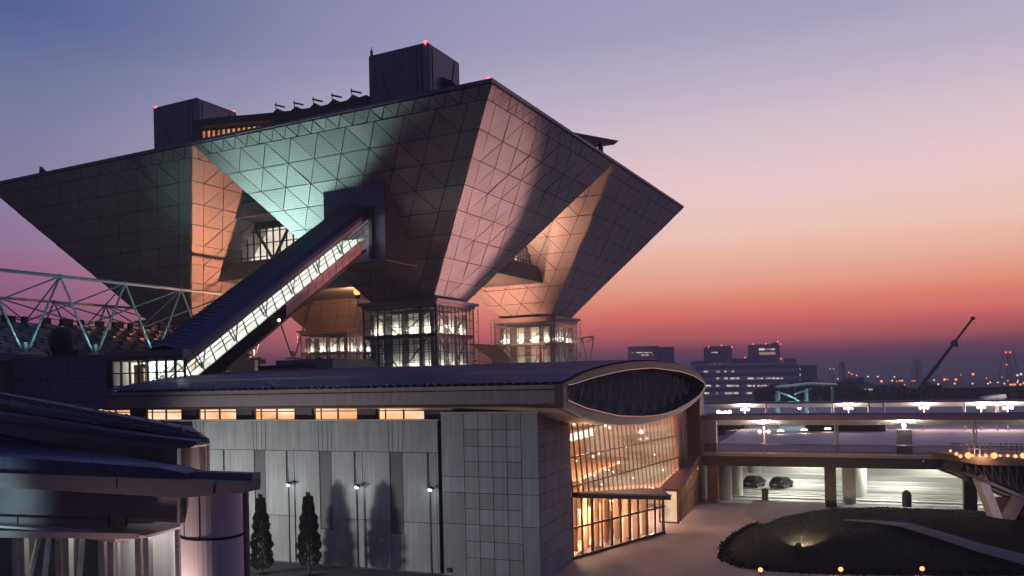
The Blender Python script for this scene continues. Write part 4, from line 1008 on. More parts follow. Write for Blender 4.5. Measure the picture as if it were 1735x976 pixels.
for i, (x, y) in enumerate(((1217, 698), (1223, 700), (1229, 699), (1236, 698), (1218, 703), (1354, 691), (1384, 686))):
    p = on_z(x, y + 9, DZ); q = on_n(x, y, p.y); t = thing('plaza_light', ['small globe lamp in the cluster beyond the plaza corner, tallest of its row'] [0] if False else None, 'lamp', (p.x, p.y, DZ), 'H', 'small globe lamps far out on the plaza')
    t.o['label'] = 'small pale globe lamp standing far out on the plaza'
    part('post', MB().tube((p.x, p.y, DZ), (p.x, p.y, q.z), .10, n=6), X['darkmetal'], t); part('globe', MB().ball((p.x, p.y, q.z), .42, 8, 5), X['lampw'], t)
# teal framed shelter
ts = thing('teal_shelter', 'teal steel frame shelter with a tilted butterfly roof on the far plaza', 'shelter', (on_n(1316, 705, 101).x, 101, DZ), 'H')
NT = 101.0
def tp(x, y, dn=0): p = on_n(x, y, NT); return Vector((p.x, NT + dn, p.z))
for x0, y0 in ((1316, 663), (1365, 660), (1410, 657)):
    for dn in (0, 5):
        a = tp(x0, y0, dn); part('post', MB().bar((a.x, a.y, DZ), a, .45, .45), X['teal'], ts)
tr_ = MB()
a, b, c = tp(1312, 656), tp(1372, 650), tp(1418, 652)
tr_.hexa([a, tp(1318, 658), tp(1374, 653), tp(1418, 654), c, b], [v + Vector((0, 6.5, .2)) for v in (a, tp(1318, 658), tp(1374, 653), tp(1418, 654), c, b)])
part('roof', tr_, X['teal'], ts)
part('strut', MB().bar(tp(1340, 672), tp(1318, 664), .3, .3).bar(tp(1345, 668), tp(1376, 658), .3, .3).bar(tp(1340, 672), tp(1358, 682), .22, .22).bar(tp(1316, 688), tp(1366, 684), .2, .3), X['teal'], ts)
lamp('shelter_light', 'POINT', tuple(tp(1340, 684, -1)), 600, (.45, 1.0, .95), 'H', .4)
lamp('shelter_light', 'POINT', tuple(tp(1396, 682, 2)), 900, (.45, 1.0, .95), 'H', .4)
# white tent
NW = 150.0
wp = [on_n(x, y, NW) for x, y in ((1664, 674), (1703, 668), (1706, 675))]
wt = thing('white_tent', 'white ridge tent lit from inside beyond the far covered walk', 'tent', (wp[0].x, NW, DZ), 'H')
part('roof', MB().hexa([wp[0], wp[2], wp[1]], [v + Vector((0, 6, 0)) for v in wp]), X['white'], wt)
part('side_wall', MB().box(wp[0].x + .4, wp[2].x - .3, NW + .3, NW + 5.7, DZ, wp[0].z - .02), X['white'], wt)
lamp('tent_light', 'POINT', (wp[0].x + 3, NW - 3, wp[0].z + 1.5), 300, (1, .85, .78), 'H', .3)

# round lookout bridge at the edge of the mound
rb = thing('lookout_bridge', 'dark lookout bridge on V shaped legs with a row of amber lights', 'bridge', tuple(on_Y(1705, 905, 80)), 'W')
def wy(x, y, Y=80.0): return on_Y(x, y, Y)
top = [wy(1622, 777), wy(1628, 783), wy(1660, 788), wy(1740, 790), wy(1900, 790), wy(1900, 776), wy(1740, 776), wy(1640, 772), wy(1616, 770)]
part('deck', MB().hexa([(p.x, 80, p.z) for p in top], [(p.x, 84, p.z) for p in top]), X['fascia'], rb)
low = [wy(1633, 800), wy(1660, 808), wy(1740, 842), wy(1900, 905), wy(1900, 912), wy(1740, 848), wy(1658, 812), wy(1634, 804)]
part('arched_rib', MB().hexa([(p.x, 80, p.z) for p in low], [(p.x, 80.5, p.z) for p in low]).hexa([(p.x, 83.5, p.z) for p in low], [(p.x, 84, p.z) for p in low]), X['fascia'], rb)
for i in range(13):
    x = 1640 + i * 14; yb = 803 + max(0, x - 1655) * .40; a, b = wy(x, 788), wy(x + 2, yb)
    part('truss_rod', MB().bar((a.x, 80.2, a.z), (b.x, 80.2, b.z), .09, .12).bar((a.x + .02, 80.2, a.z), (wy(x + 14, yb + 3).x, 80.2, wy(x + 14, yb + 3).z), .06, .08), X['steel'], rb)
part('soffit_plate', MB().hexa([(p.x, 80.6, p.z) for p in low[:4]] + [(wy(1900, 790).x, 80.6, wy(1900, 790).z), (wy(1640, 786).x, 80.6, wy(1640, 786).z)], [(p.x, 83.4, p.z) for p in low[:4]] + [(wy(1900, 790).x, 83.4, wy(1900, 790).z), (wy(1640, 786).x, 83.4, wy(1640, 786).z)]), X['darkmetal'], rb)
ft = wy(1706, 903)
for x, y in ((1668, 806), (1742, 838)):
    a = wy(x, y); part('leg', MB().bar((a.x, 80.9, a.z), (ft.x, 80.9, max(ft.z, .3)), .75, .9, up=(0, 1, 0)), X['soffit'] if x < 1700 else X['fascia'], rb)
a = wy(1722, 862, 79.5); part('base_wall', MB().box(wy(1722, 888).x, 64, 82.5, 83, 0, 3.2), X['brown'], rb)
rp = MB(); 
for i in range(16):
    a = wy(1616 + i * 9, 770); rp.box(a.x - .03, a.x + .03, 80.1, 80.16, a.z, a.z + 1.0)
for z in (.5, 1.0): rp.bar((wy(1612, 770).x, 80.13, wy(1612, 770).z + z), (wy(1760, 772).x, 80.13, wy(1760, 772).z + z), .05, .05)
part('railing', rp, X['steel'], rb)
part('wave_sign', MB().bar(wy(1611, 751, 80.4), wy(1628, 755, 80.4), .10, .10).bar(wy(1628, 755, 80.4), wy(1657, 752, 80.4), .10, .10), X['bright'], rb)
for i, (x, y, r) in enumerate(((1610, 764, .12), (1620, 769, .15), (1627, 773, .15), (1640, 771.5, .27), (1648, 772, .11), (1659, 772, .13), (1670, 772, .15), (1684, 772, .27), (1694, 772, .11), (1707, 772, .13), (1720, 773, .16), (1733, 772, .24))):
    a = wy(x, y, 79.9); part('amber_light', MB().ball(a, r, 8, 5), X['lampo'] if r > .2 else X['ambr'] if 'ambr' in X else X.setdefault('ambr', lamp_mat('amber_bulb', (1.0, .40, .15), 2.2)), rb)
lamp('lookout_light', 'POINT', tuple(wy(1675, 770, 79.2)), 160, (1.0, .55, .28), 'W', .3)
lamp('leg_light', 'SPOT', (50, 74.0, 3.2), 900, (1.0, .82, .86), 'W', .2, (53, 81, 2.4), 50)

# lamps along the path and the mound uplight
for i, (x, y) in enumerate(((1288, 966), (1424, 965), (1562, 964))):
    p = on_z(x, y, .5); t = thing('path_lamp', ['orange path lamp at the foot of the mound, closest to the hall', 'orange path lamp between the other two, in front of the mound', 'orange path lamp beside the mound path, farthest from the hall'][i], 'lamp', (p.x, p.y, 0), 'H', 'orange path lamps')
    part('post', MB().tube((p.x, p.y, 0), (p.x, p.y, .42), .07), X['darkmetal'], t)
    part('globe', MB().ball((p.x, p.y, .52), .17, 10, 6), X['lampo'], t)
    lamp('path_light', 'POINT', (p.x - .1, p.y - .5, .6), 30, (1.0, .42, .16), 'H', .15)
p = on_z(1352, 946, .3); hh = max(mound_h(p.x, p.y), 0)
t = thing('ground_spotlight', 'small ground spotlight throwing pale light up the grass mound', 'spotlight', (p.x, p.y, hh), 'H')
part('housing', MB().bar((p.x - .15, p.y - .2, hh + .25), (p.x + .1, p.y + .2, hh + .5), .35, .3), X['darkmetal'], t)
part('bracket', MB().box(p.x - .25, p.x + .15, p.y - .1, p.y + .02, hh, hh + .3), X['darkmetal'], t)
lamp('mound_spot', 'SPOT', (p.x + .1, p.y + .3, hh + 1.1), 15000, (1.0, .76, .46), 'H', .08, (p.x + .3, p.y + 3.0, mound_h(p.x + .3, p.y + 3.0)), 58, .9)

# ================================================================== NEAR BUILDING, its stepped roofs at the corner of the view (frame H)
NL = -43.3
def q2(x, y, n=NL): p = on_n(x, y, n); return (p.x, p.z)
nb_ = thing('stepped_pavilion', 'dark pavilion with stepped blue metal roofs, a round column and a lit glazed hall below', 'building', (8, NL + 3, 0), 'H')
pv_blue = material('dull_blue_sheet', (.14, .14, .215), .45, .35, var=.18, scale=.5, streak=.3)
def band(name, px, mat, n0, n1, nref=None, **k):
    return part(name, MB().prism([q2(x, y, NL + (n1 if nref is None else nref)) for x, y in px], 'y', NL + n0, NL + n1), mat, nb_, **k)
XL = -260
# lower roof: deep gutter, sloping blue sheet, end upstand
band('lower_fascia', [(XL, 786), (0, 796), (442, 812), (440, 829), (336, 838), (0, 819), (XL, 806)], X['fascia'], -.6, 0.2)
band('gutter', [(XL, 757), (0, 767), (300, 788), (345, 797), (345, 815), (0, 795), (XL, 784)], pv_blue, -.35, .5)
band('end_upstand', [(342, 797), (441, 800), (441, 827), (400, 822), (342, 808)], X['fascia'], -.1, .3)
for x, y0, y1 in ((156, 783, 789), (262, 792, 800), (197, 812, 828), (361, 823, 836)): band('sheet_joint', [(x, y0), (x + 1.6, y0), (x + 2.0, y1), (x + .4, y1)], X['joint'], -.62, -.598)
a0, a1, a2, a3 = on_n(XL, 757, NL + .3), on_n(345, 797, NL + .3), on_n(318, 792, NL + 3), on_n(XL, 690, NL + 9)
part('lower_roof', MB().hexa([a0, a1, a2, a3], [v + Vector((0, 0, -.12)) for v in (a0, a1, a2, a3)]), pv_blue, nb_)
# clerestory wall and round drum between the roofs
wl = [(XL, 660), (0, 716), (150, 738), (300, 756), (300, 796), (150, 776), (0, 742), (XL, 690)]
w_ = part('upper_wall', MB().prism([q2(x, y, NL + 3.4) for x, y in wl], 'y', NL + 3.4, NL + 3.9), material('grey_blue_wall', (.42, .42, .46), .35, .2, var=.2, scale=1.5), nb_)
band('upper_wall_base', [(XL, 672), (0, 734), (150, 768), (300, 789), (320, 797), (0, 745), (XL, 684)], pv_blue, 3.0, 3.39)
pd = on_n(322, 785, NL + 4.2)
part('drum', MB().lathe([(.62, 11.6), (.62, 13.15)], (pd.x - .05, NL + 4.2, 0), 20), X['fascia'], nb_, smooth=False)
pq = on_n(343, 790, NL + 3.6); part('downpipe', MB().tube((pq.x, NL + 3.6, 0), (pq.x, NL + 3.6, on_n(343, 752, NL + 3.6).z), .10, n=8).tube((pq.x + .25, NL + 3.6, 0), (pq.x + .25, NL + 3.6, on_n(343, 752, NL + 3.6).z), .05, n=6), X['fascia'], nb_)
# upper roof
band('upper_fascia', [(XL, 628), (0, 692), (200, 724), (305, 738), (354, 743), (355, 752), (348, 756), (300, 758), (150, 738), (0, 717), (XL, 668)], X['fascia'], 2.2, 3.0)
band('upper_gutter', [(XL, 640), (0, 704), (220, 734), (338, 747), (338, 752), (220, 741), (0, 712), (XL, 650)], pv_blue, 2.05, 2.19)
b0_, b1_, b2_, b3_ = on_n(XL, 628, NL + 2.6), on_n(354, 743, NL + 2.6), on_n(322, 722, NL + 6.0), on_n(XL, 618, NL + 11)
part('upper_roof', MB().hexa([b0_, b1_, b2_, b3_], [v + Vector((0, 0, -.15)) for v in (b0_, b1_, b2_, b3_)]), pv_blue, nb_)
for (xa, ya, xb, yb) in ((XL, 622, 316, 733), (XL, 626, 334, 739)):
    A, B = on_n(xa, ya, NL + 3.4), on_n(xb, yb, NL + 3.2); part('roof_batten', MB().bar(A + Vector((0, 0, .06)), B + Vector((0, 0, .06)), .16, .16), X['fascia'], nb_)
band('end_cap', [(308, 722), (326, 722), (334, 741), (314, 741)], X['fascia'], 3.01, 3.6)
for (p, q, u, v) in ((a0, a1, a2, a3), (b0_, b1_, b2_, b3_)):
    for k in range(26):
        f = (k + .5) / 26; A, B = p.lerp(q, f), v.lerp(u, f); part('standing_seam', MB().bar(A + Vector((0, 0, .02)), B + Vector((0, 0, .02)), .035, .05), pv_blue, nb_)
# glazed frieze, beams and the round column
fz = band('glazed_frieze', [(XL, 806), (0, 820), (329, 839), (329, 878), (0, 868), (XL, 860)], material('frieze_glass', (.24, .205, .225), .3, .3, var=.25, scale=.8, bump=.3, bscale=.7), .25, .6)
band('frieze_end', [(329, 838), (334, 838), (334, 880), (329, 880)], X['fascia'], -.2, .6)
band('beam', [(XL, 861), (0, 868.5), (334, 879), (216, 882), (216, 894), (0, 888), (XL, 884)], X['fascia'], .0, .8)
band('beam_end', [(217, 880), (264, 893), (264, 903), (217, 897)], X['brown'], .3, 2.2)
band('soffit_trim', [(XL, 886), (0, 892), (262, 897), (262, 906), (0, 904), (XL, 898)], X['fascia'], -.5, .3)
for x in (29, 183, 213): band('sheet_joint', [(x, 873), (x + 1.8, 873), (x + 2.2, 892), (x + .4, 892)], X['joint'], -.02, -.001)
s0_, z0_ = q2(XL, 905); s1_, z1_ = q2(262, 907)
part('entrance_soffit', MB().hexa([(s0_, NL - .4, z1_ - .02), (s1_, NL - .4, z1_ - .02), (s1_ - .3, NL + 3.4, z1_ - .02), (s0_, NL + 3.4, z1_ - .02)], [(s0_, NL - .4, z1_ + .05), (s1_, NL - .4, z1_ + .05), (s1_ - .3, NL + 3.4, z1_ + .05), (s0_, NL + 3.4, z1_ + .05)]), X['soffit'], nb_)
pc_ = on_n(359, 900, NL + .9); cr = abs(on_n(404, 900, NL + .9).x - on_n(313, 900, NL + .9).x) / 2 * .93
zr = on_n(359, 916, NL).z; ztop = on_n(359, 832, NL + .3).z
cl = part('round_column', MB().lathe([(cr, 0), (cr, zr - .04)], (pc_.x, NL + .9, 0), 40), material('pink_grey_cladding', (.50, .43, .43), .6, .1, var=.05), nb_, smooth=False)
part('column_cladding', MB().lathe([(cr, zr + .04), (cr, ztop + .3)], (pc_.x, NL + .9, 0), 40), X['pink_grey'] if 'pink_grey' in X else cl.data.materials[0], nb_, cl)
part('column_ring', MB().lathe([(cr - .03, zr - .05), (cr + .02, zr - .03), (cr + .02, zr + .03), (cr - .03, zr + .05)], (pc_.x, NL + .9, 0), 40), X['joint'], nb_, cl)
for an in (-112, -75): part('column_seam', MB().box(-.012, .012, -.012, .012, zr + .04, ztop + .2), X['joint'], nb_, cl).location = Vector((pc_.x + cr * math.cos(R(an)), NL + .9 + cr * math.sin(R(an)), 0)) - nb_.at + nb_.at * 1 - Vector((0, 0, 0)) * 1 if False else Vector((pc_.x + cr * math.cos(R(an)), NL + .9 + cr * math.sin(R(an)), 0))
pv = on_n(417, 900, NL + 1.6); part('rain_pipe', MB().tube((pv.x, NL + 1.6, 0), (pv.x, NL + 1.6, on_n(417, 832, NL + 1.6).z + .3), .10, n=10).box(pv.x - .35, pv.x, NL + 1.57, NL + 1.63, 10.2, 10.26), X['fascia'], nb_)
# lit glazed hall beneath
gl0 = NL + 2.6
fr = []
for x0, x1 in ((20, 28), (93, 102), (166, 176), (228, 237), (296, 303)):
    s0, _ = q2(x0, 940, gl0); s1, _ = q2(x1, 940, gl0); ms = mesh_of('hall_mullion', MB().box(0, s1 - s0, 0, .22, 6, z1_ - .03), X['bright'])
    put('hall_mullion', ms, nb_, (s0, gl0, 0))
    put('hall_mullion', ms, nb_, (s0 + (s1 - s0) * 1.35, gl0 + .05, 0))
    hs_ = MB()
    for k in range(8): hs_.lathe([(.022, 0), (.022, .012)], ((s0 + s1) / 2, gl0 - .003, 10.45 - k * .19), 6, (0, -1, 0))
    part('bolt_hole', hs_, X['joint'], nb_, kind='stuff')
edges = [q2(x, 940, gl0)[0] for x in (-60, 31, 105, 180, 241, 294)]
for a, b in zip(edges, edges[1:]): part('glass_pane', MB().box(a, b - .12, gl0 + .1, gl0 + .12, 6, z1_ - .03), X['glass'], nb_)
for xa, ya, xb, yb, w in ((60, 905, 40, 990, .42), (81, 905, 72, 990, .12), (125, 902, 116, 990, .26), (138, 902, 131, 990, .12)):
    A = on_n(xa, ya, NL + 4.4); B = on_n(xb, yb, NL + 4.4); part('raking_strut', MB().bar(A, B, w, .3, up=(0, 1, 0)), X['bright'] if w < .2 else X['pale'], nb_)
A = on_n(185, 912, NL + 5); B = on_n(297, 990, NL + 5)
part('inner_concrete_wall', MB().box(A.x, B.x + .4, NL + 5.2, NL + 5.5, 5, 12), X['concrete'], nb_)
part('lit_screen', MB().box(on_n(241, 890, NL + 4.9).x, on_n(290, 890, NL + 4.9).x, NL + 4.9, NL + 5.1, 10.65, 12), lit_room('screen_glow', (.9, .84, .76), (1, .95, .9), .8, (2, 2, 2), .8), nb_)
part('lit_jamb', MB().box(on_n(184, 940, NL + 4).x, on_n(197, 940, NL + 4).x, NL + 4, NL + 4.2, 5, 10.2), X['bright'], nb_)
part('back_wall', MB().box(-8, A.x, NL + 9, NL + 9.3, 0, 12), X['louvre'], nb_)
part('side_jamb', MB().box(on_n(303, 940, gl0).x, on_n(312, 940, gl0).x, gl0, gl0 + .25, 0, 11.2), X['fascia'], nb_)
blk = MB()
for k in range(9): blk.box(-2, on_n(50, 940, NL + 6).x, NL + 6, NL + 6.05, 8.6 + k * .2, 8.7 + k * .2)
part('blind', blk, X['darkmetal'], nb_)
part('hall_floor', MB().box(-8, 12, NL + 1, NL + 9, 5.9, 6.0), X['white'], nb_)
for s in (5.0, 8.0, 10.2): lamp('pavilion_light', 'POINT', (s, NL + 3.6, 10.2), 330, (1.0, .80, .74), 'H', .3)
lamp('column_light', 'POINT', (9.8, NL - 1.4, 7.6), 800, (1.0, .74, .72), 'H', .4)
lamp('frieze_light', 'SPOT', (on_n(-20, 842, NL - 2.5).x, NL - 4.0, 10.6), 1100, (.55, .95, 1.0), 'H', .8, (on_n(-30, 845, NL).x, NL + .25, 11.6), 62, 1.0)

# ================================================================== DARK PLANT BLOCK and the lit corner beside it (frame H)
pb = thing('plant_block', 'dark windowless service block with a round vent standing beside the glazed lobby', 'building', (-46, 8, 0), 'H')
A, B = on_n(20, 600, 10), on_n(190, 600, 10)
zt_ = B.z + .05
part('wall', MB().box(A.x + .1, B.x - .1, 10.1, 12.5, 0, zt_ - .15), X['joint'], pb)
xs = [A.x, on_n(84, 640, 10).x, on_n(116, 640, 10).x, B.x]
for a, b in zip(xs, xs[1:]):
    for z0, z1 in ((10, 13.6), (13.6, 16.2), (16.2, zt_ - .15)): part('wall_panel', MB().box(a + .04, b - .04, 10, 10.09, z0 + .03, z1 - .03), X['coreclad'], pb)
part('coping', MB().box(A.x - .1, B.x + .1, 9.9, 12.6, zt_ - .15, zt_), X['fascia'], pb)
C = on_n(103, 579, 12)
vt = thing('round_vent', 'dark round vent hood on a short duct on top of the service block', 'vent', (C.x, 12, zt_), 'H')
part('duct', MB().tube((C.x, 12, zt_), (C.x, 12, C.z - .6), .75, n=14).box(C.x - 1.0, C.x + 3.2, 11.5, 13, zt_, zt_ + .7), X['darkmetal'], vt)
part('hood', MB().lathe([(.9, -.7), (1.55, -.45), (1.72, 0), (1.55, .45), (1.0, .9), (.2, 1.05)], (C.x, 12, C.z), 22, (0, 1, 0)), X['darkmetal'], vt)
lc = thing('lit_corner_hall', 'lit glazed hall corner with a diagonal brace, left of the dark service block', 'building', (-62, 12, 0), 'H')
A = on_n(-60, 620, 13); B = on_n(19, 620, 13)
part('lit_wall', MB().box(A.x, B.x + 1, 15, 15.2, 12, 18.4), lit_room('corner_glow', (.85, .80, .74), (1, .95, .9), .7, (.5, .5, .5), .6), lc)
part('roof_slab', MB().box(A.x, B.x + .5, 12.5, 20, on_n(10, 624, 13).z, on_n(10, 603, 13).z), X['roofblue'], lc)
part('brace', MB().bar(on_n(-30, 615, 13.4), on_n(19, 650, 13.4), .25, .25).bar(on_n(-4, 640, 13.4), on_n(10, 662, 13.4), .7, .3, up=(0, 1, 0)), X['steel'], lc)
part('glass_pane', MB().box(A.x, B.x, 13.0, 13.05, 12, 17.8), X['glass'], lc)

# ================================================================== EXHIBITION HALL with keel trusses (frame T: x = b, y = a)
ex = thing('exhibition_hall', 'long exhibition hall with a slatted roof carried by pale teal keel trusses', 'building', (-10, 58, 0), 'T')
RA, RZ = (50.6, 19.2), (63.6, 24.0)
part('roof_deck', MB().hexa([(-70, RA[0], RA[1] - .5), (21, RA[0], RA[1] - .5), (21, RZ[0], RZ[1] - .5), (-70, RZ[0], RZ[1] - .5)], [(-70, RA[0], RA[1] - .15), (21, RA[0], RA[1] - .15), (21, RZ[0], RZ[1] - .15), (-70, RZ[0], RZ[1] - .15)])
     .hexa([(-70, RZ[0], RZ[1] - .5), (21, RZ[0], RZ[1] - .5), (21, 77, 19), (-70, 77, 19)], [(-70, RZ[0], RZ[1] - .15), (21, RZ[0], RZ[1] - .15), (21, 77, 19.3), (-70, 77, 19.3)]), X['darkmetal'], ex)
nrw, ncl = 12, 22
sm = {}
slm = material('roof_slat_metal', (0.20, 0.19, 0.20), .4, .5, rnd=.35)
for r in range(nrw):
    f0, f1 = r / nrw, (r + .72) / nrw
    y0, y1 = RA[0] + (RZ[0] - RA[0]) * f0, RA[0] + (RZ[0] - RA[0]) * f1
    z0, z1 = RA[1] + (RZ[1] - RA[1]) * f0, RA[1] + (RZ[1] - RA[1]) * f1
    if r not in sm: sm[r] = mesh_of('roof_slat', MB().hexa([(0, y0, z0), (2.35, y0 + .25, z0 + .05), (2.35, y1 + .25, z1 + .12), (0, y1, z1 + .1)], [(0, y0, z0 + .28), (2.35, y0 + .25, z0 + .16), (2.35, y1 + .25, z1 + .2), (0, y1, z1 + .3)]), slm)
    for c in range(ncl): put('roof_slat', sm[r], ex, (-40 + c * 2.6 + (r % 2) * .8, 0, 0))
part('eaves_beam', MB().box(-70, 21, RA[0] - .6, RA[0] + .2, 18.4, 19.15), X['fascia'], ex)
part('ridge_rail', MB().box(-70, 21, RZ[0] - .1, RZ[0] + .1, RZ[1] + .75, RZ[1] + .85), X['brown'], ex)
for k in range(25): part('ridge_vent', MB().box(-60 + k * 3.1, -59.2 + k * 3.1 + (k % 3) * .6, RZ[0] - .25, RZ[0] + .25, RZ[1] - .1, RZ[1] + .95), X['joint'], ex)
part('hall_wall', MB().box(-70, 21, 51.2, 51.6, 0, 18.6), X['fascia'], ex)
TZ = 28.85
def truss(ya, yr, front):
    ch = MB().tube((-49, ya, TZ), (34, ya, TZ), .21, n=8); part('top_chord', ch, X['teal'], ex)
    for k in range(-3, 5):
        bt = -18.1 + 10.3 * k; bb = bt + 5.15
        part('node', MB().ball((bt, ya, TZ), .32, 8, 5), X['teal'], ex)
        part('strut', MB().tube((bt, ya, TZ), (bb - .55, ya, 19.9), .15, n=6), X['teal'], ex); part('strut', MB().tube((bt + 10.3, ya, TZ), (bb + .55, ya, 19.9), .15, n=6), X['teal'], ex)
        part('brace', MB().tube((bt, ya, TZ), (bb, yr, 24.3), .11, n=6), X['teal'], ex); part('brace', MB().tube((bt + 10.3, ya, TZ), (bb, yr, 24.3), .11, n=6), X['teal'], ex)
        if front: part('shoe', MB().box(bb - 1.5, bb + 1.5, ya - .5, ya + .5, 19.2, 19.5).box(bb - .25, bb + .25, ya - .2, ya + .2, 19.5, 20.6), X['teal'], ex)
truss(50.0, 63.6, True); truss(77.2, 63.6, False)
# far truss legs glimpsed past the right shaft
p0 = on_n(992, 572, 100)
fv = thing('far_roof_truss', 'pale V shaped roof truss glimpsed past the far glazed shaft', 'truss', (p0.x, 100, 0), 'H')
def fp(x, y): return on_n(x, y, 100)
part('strut', MB().bar(fp(985, 572), fp(980, 612), .22, .22).bar(fp(986, 572), fp(994, 612), .22, .22).bar(fp(1005, 572), fp(1000, 612), .22, .22).bar(fp(976, 573), fp(972, 612), .16, .16), X['pale'], fv)
part('chord', MB().bar(fp(972, 574), fp(1006, 570), .3, .3).bar(fp(1006, 572), fp(992, 580), .2, .2), X['pale'], fv)
# low annex behind the hall roof with a strip of lit windows
an = thing('low_annex', 'low annex with a strip of small lit windows behind the long barrel roof', 'building', (0, 44, 0), 'T')
part('wall', MB().box(3, 30, 29.5, 48, 0, 17.2), X['fascia'], an)
lw_ = mesh_of('window', MB().box(-.05, .05, -.42, .42, -.35, .35), lamp_mat('annex_pane', (1.0, .88, .78), .75))
for k in range(13): put('window', lw_, an, (2.95, 30.6 + k * 1.28, 16.3))
part('roof_edge', MB().box(2.4, 30, 29.3, 48.4, 17.21, 17.6), X['joint'], an)
part('parapet_block', MB().box(6, 30, 26.5, 36, 14, 18.35), X['coreclad'], an)
inv_ = FR['T'].inverted() @ FR['H']
def tb(x, y, b):
    o = FR['T'].inverted() @ Vector((0, 0, CAM_H)); d = FR['T'].inverted().to_3x3() @ ray(x, y); return o + d * ((b - o.x) / d.x)
A, B = tb(800, 622, 40), tb(836, 622, 40); C2 = tb(800, 582, 40)
rh_ = thing('side_hall_roof', 'striped low hall roof glimpsed between the two front shafts', 'building', (40, B.y, 0), 'T')
part('wall', MB().box(40, 50, B.y, A.y, 0, A.z), X['fascia'], rh_)
dy = (C2.z - A.z)
part('roof', MB().hexa([(39.6, B.y, A.z + .02), (39.6, A.y, A.z + .02), (50, A.y, A.z + .02), (50, B.y, A.z + .02)], [(39.6, B.y, A.z + .2), (39.6, A.y, A.z + dy), (50, A.y, A.z + dy), (50, B.y, A.z + .2)]), X['darkmetal'], rh_)
for k in range(7):
    f = (k + .5) / 7; part('roof_slat', MB().bar((39.5, B.y, A.z + .1 + dy * f * .25), (39.5, A.y, A.z + dy * f), .12, .16), slm, rh_)

# ================================================================== TREES
def conifer(label, s, n, H, W, bare, tilt=0, seed=1, split=False):
    r = random.Random(seed); t = thing('conical_tree', label, 'tree', (s, n, 0), 'H', 'clipped conical trees at the concrete wall')
    part('trunk', MB().tube((s, n, 0), (s, n, H * .9), .11, .02, n=8), X['bark'], t)
    br_ = MB()
    for k in range(44):
        z = bare + (H - bare) * (k / 44) ** 1.1; f = 1 - (z - bare) / (H - bare); a = k * 2.4
        br_.tube((s, n, z), (s + math.cos(a) * W * .42 * (f + .1), n + math.sin(a) * W * .42 * (f + .1), z + .25), .025, .008, n=4, cap=False)
    part('branch', br_, X['bark'], t, kind='stuff')
    lf = MB()
    for k in range(15000):
        f = r.random() ** .75; z = bare + (H - bare) * f
        if split and f > .93 and False: continue
        rad = W / 2 * (1.04 - f ** 1.6 * .78) * (1 - max(0, .12 - f) * 3.5) * (.84 + .16 * math.sin(z * 6.1 + seed) * math.sin(z * 2.3))
        q = rad * (1 - r.random() ** 2 * .55) * r.choice((1, 1, 1, 1.07)); a = r.uniform(0, 6.283)
        c = Vector((s + q * math.cos(a), n + q * math.sin(a), z)); d = Vector((math.cos(a), math.sin(a), r.uniform(.2, 1.2))).normalized()
        u = Vector((r.uniform(-1, 1), r.uniform(-1, 1), r.uniform(-1, 1))).cross(d).normalized(); l, w = r.uniform(.09, .19), r.uniform(.035, .065)
        lf.add([c, c + d * l * .5 + u * w, c + d * l, c + d * l * .5 - u * w], [(0, 1, 2, 3)])
    for k in range(420):                                     # ragged leaders at the top
        a = r.choice((-.12, .12, .02)); z = H - .25 + r.random() * .55
        c = Vector((s + a + r.uniform(-.05, .05), n + r.uniform(-.06, .06), z)); u = Vector((r.uniform(-1, 1), r.uniform(-1, 1), r.uniform(-1, 1))).normalized() * .05
        lf.add([c, c + u + Vector((0, 0, .06)), c + Vector((0, 0, .12)), c - u + Vector((0, 0, .06))], [(0, 1, 2, 3)])
    part('crown', lf, X['leaf'], t, kind='stuff')
    part('base_planter', MB().lathe([(.55, 0), (.62, .16), (.5, .18)], (s, n, .004), 14), X['darkmetal'], t)
conifer('narrow conical tree beside the round column, thin twin tip', -12.85, -4.8, 5.95, 1.95, .35, seed=3)
conifer('wider conical tree with a bare foot, closer to the lamp poles', -8.85, -4.1, 6.15, 2.05, .75, seed=9)
# the yard light that throws the tree shadows on the wall stands round the corner of the pavilion
yl = thing('yard_light', 'yard light mast beyond the pavilion, with an added plate against spill', 'lamp post', (-27.0, -20.5, 0), 'H')
part('mast', MB().tube((-27, -20.5, 0), (-27, -20.5, 4.0), .08), X['steel'], yl); part('head', MB().box(-27.3, -26.9, -20.8, -20.4, 3.9, 4.3), X['steel'], yl)
vd = Vector((20, 20.2, 0)).normalized(); vp = Vector((-vd.y, vd.x, 0)); v0 = Vector((-26.8, -20.2, 4.72))
vq = [v0 - vd * .6 - vp * 2.6, v0 + vd * 1.45 - vp * 2.6, v0 + vd * 1.45 + vp * 2.6, v0 - vd * .6 + vp * 2.6]
part('spill_blocker', MB().hexa(vq, [p + Vector((0, 0, .05)) for p in vq]), X['joint'], yl)  # unseen plate added to keep the lamp's upward spill off the tower
lamp('yard_lamp', 'SPOT', (-26.8, -20.2, 4.2), 23000, (.98, 1.0, .95), 'H', .8, (-7, 0, 4.2), 100, .5)

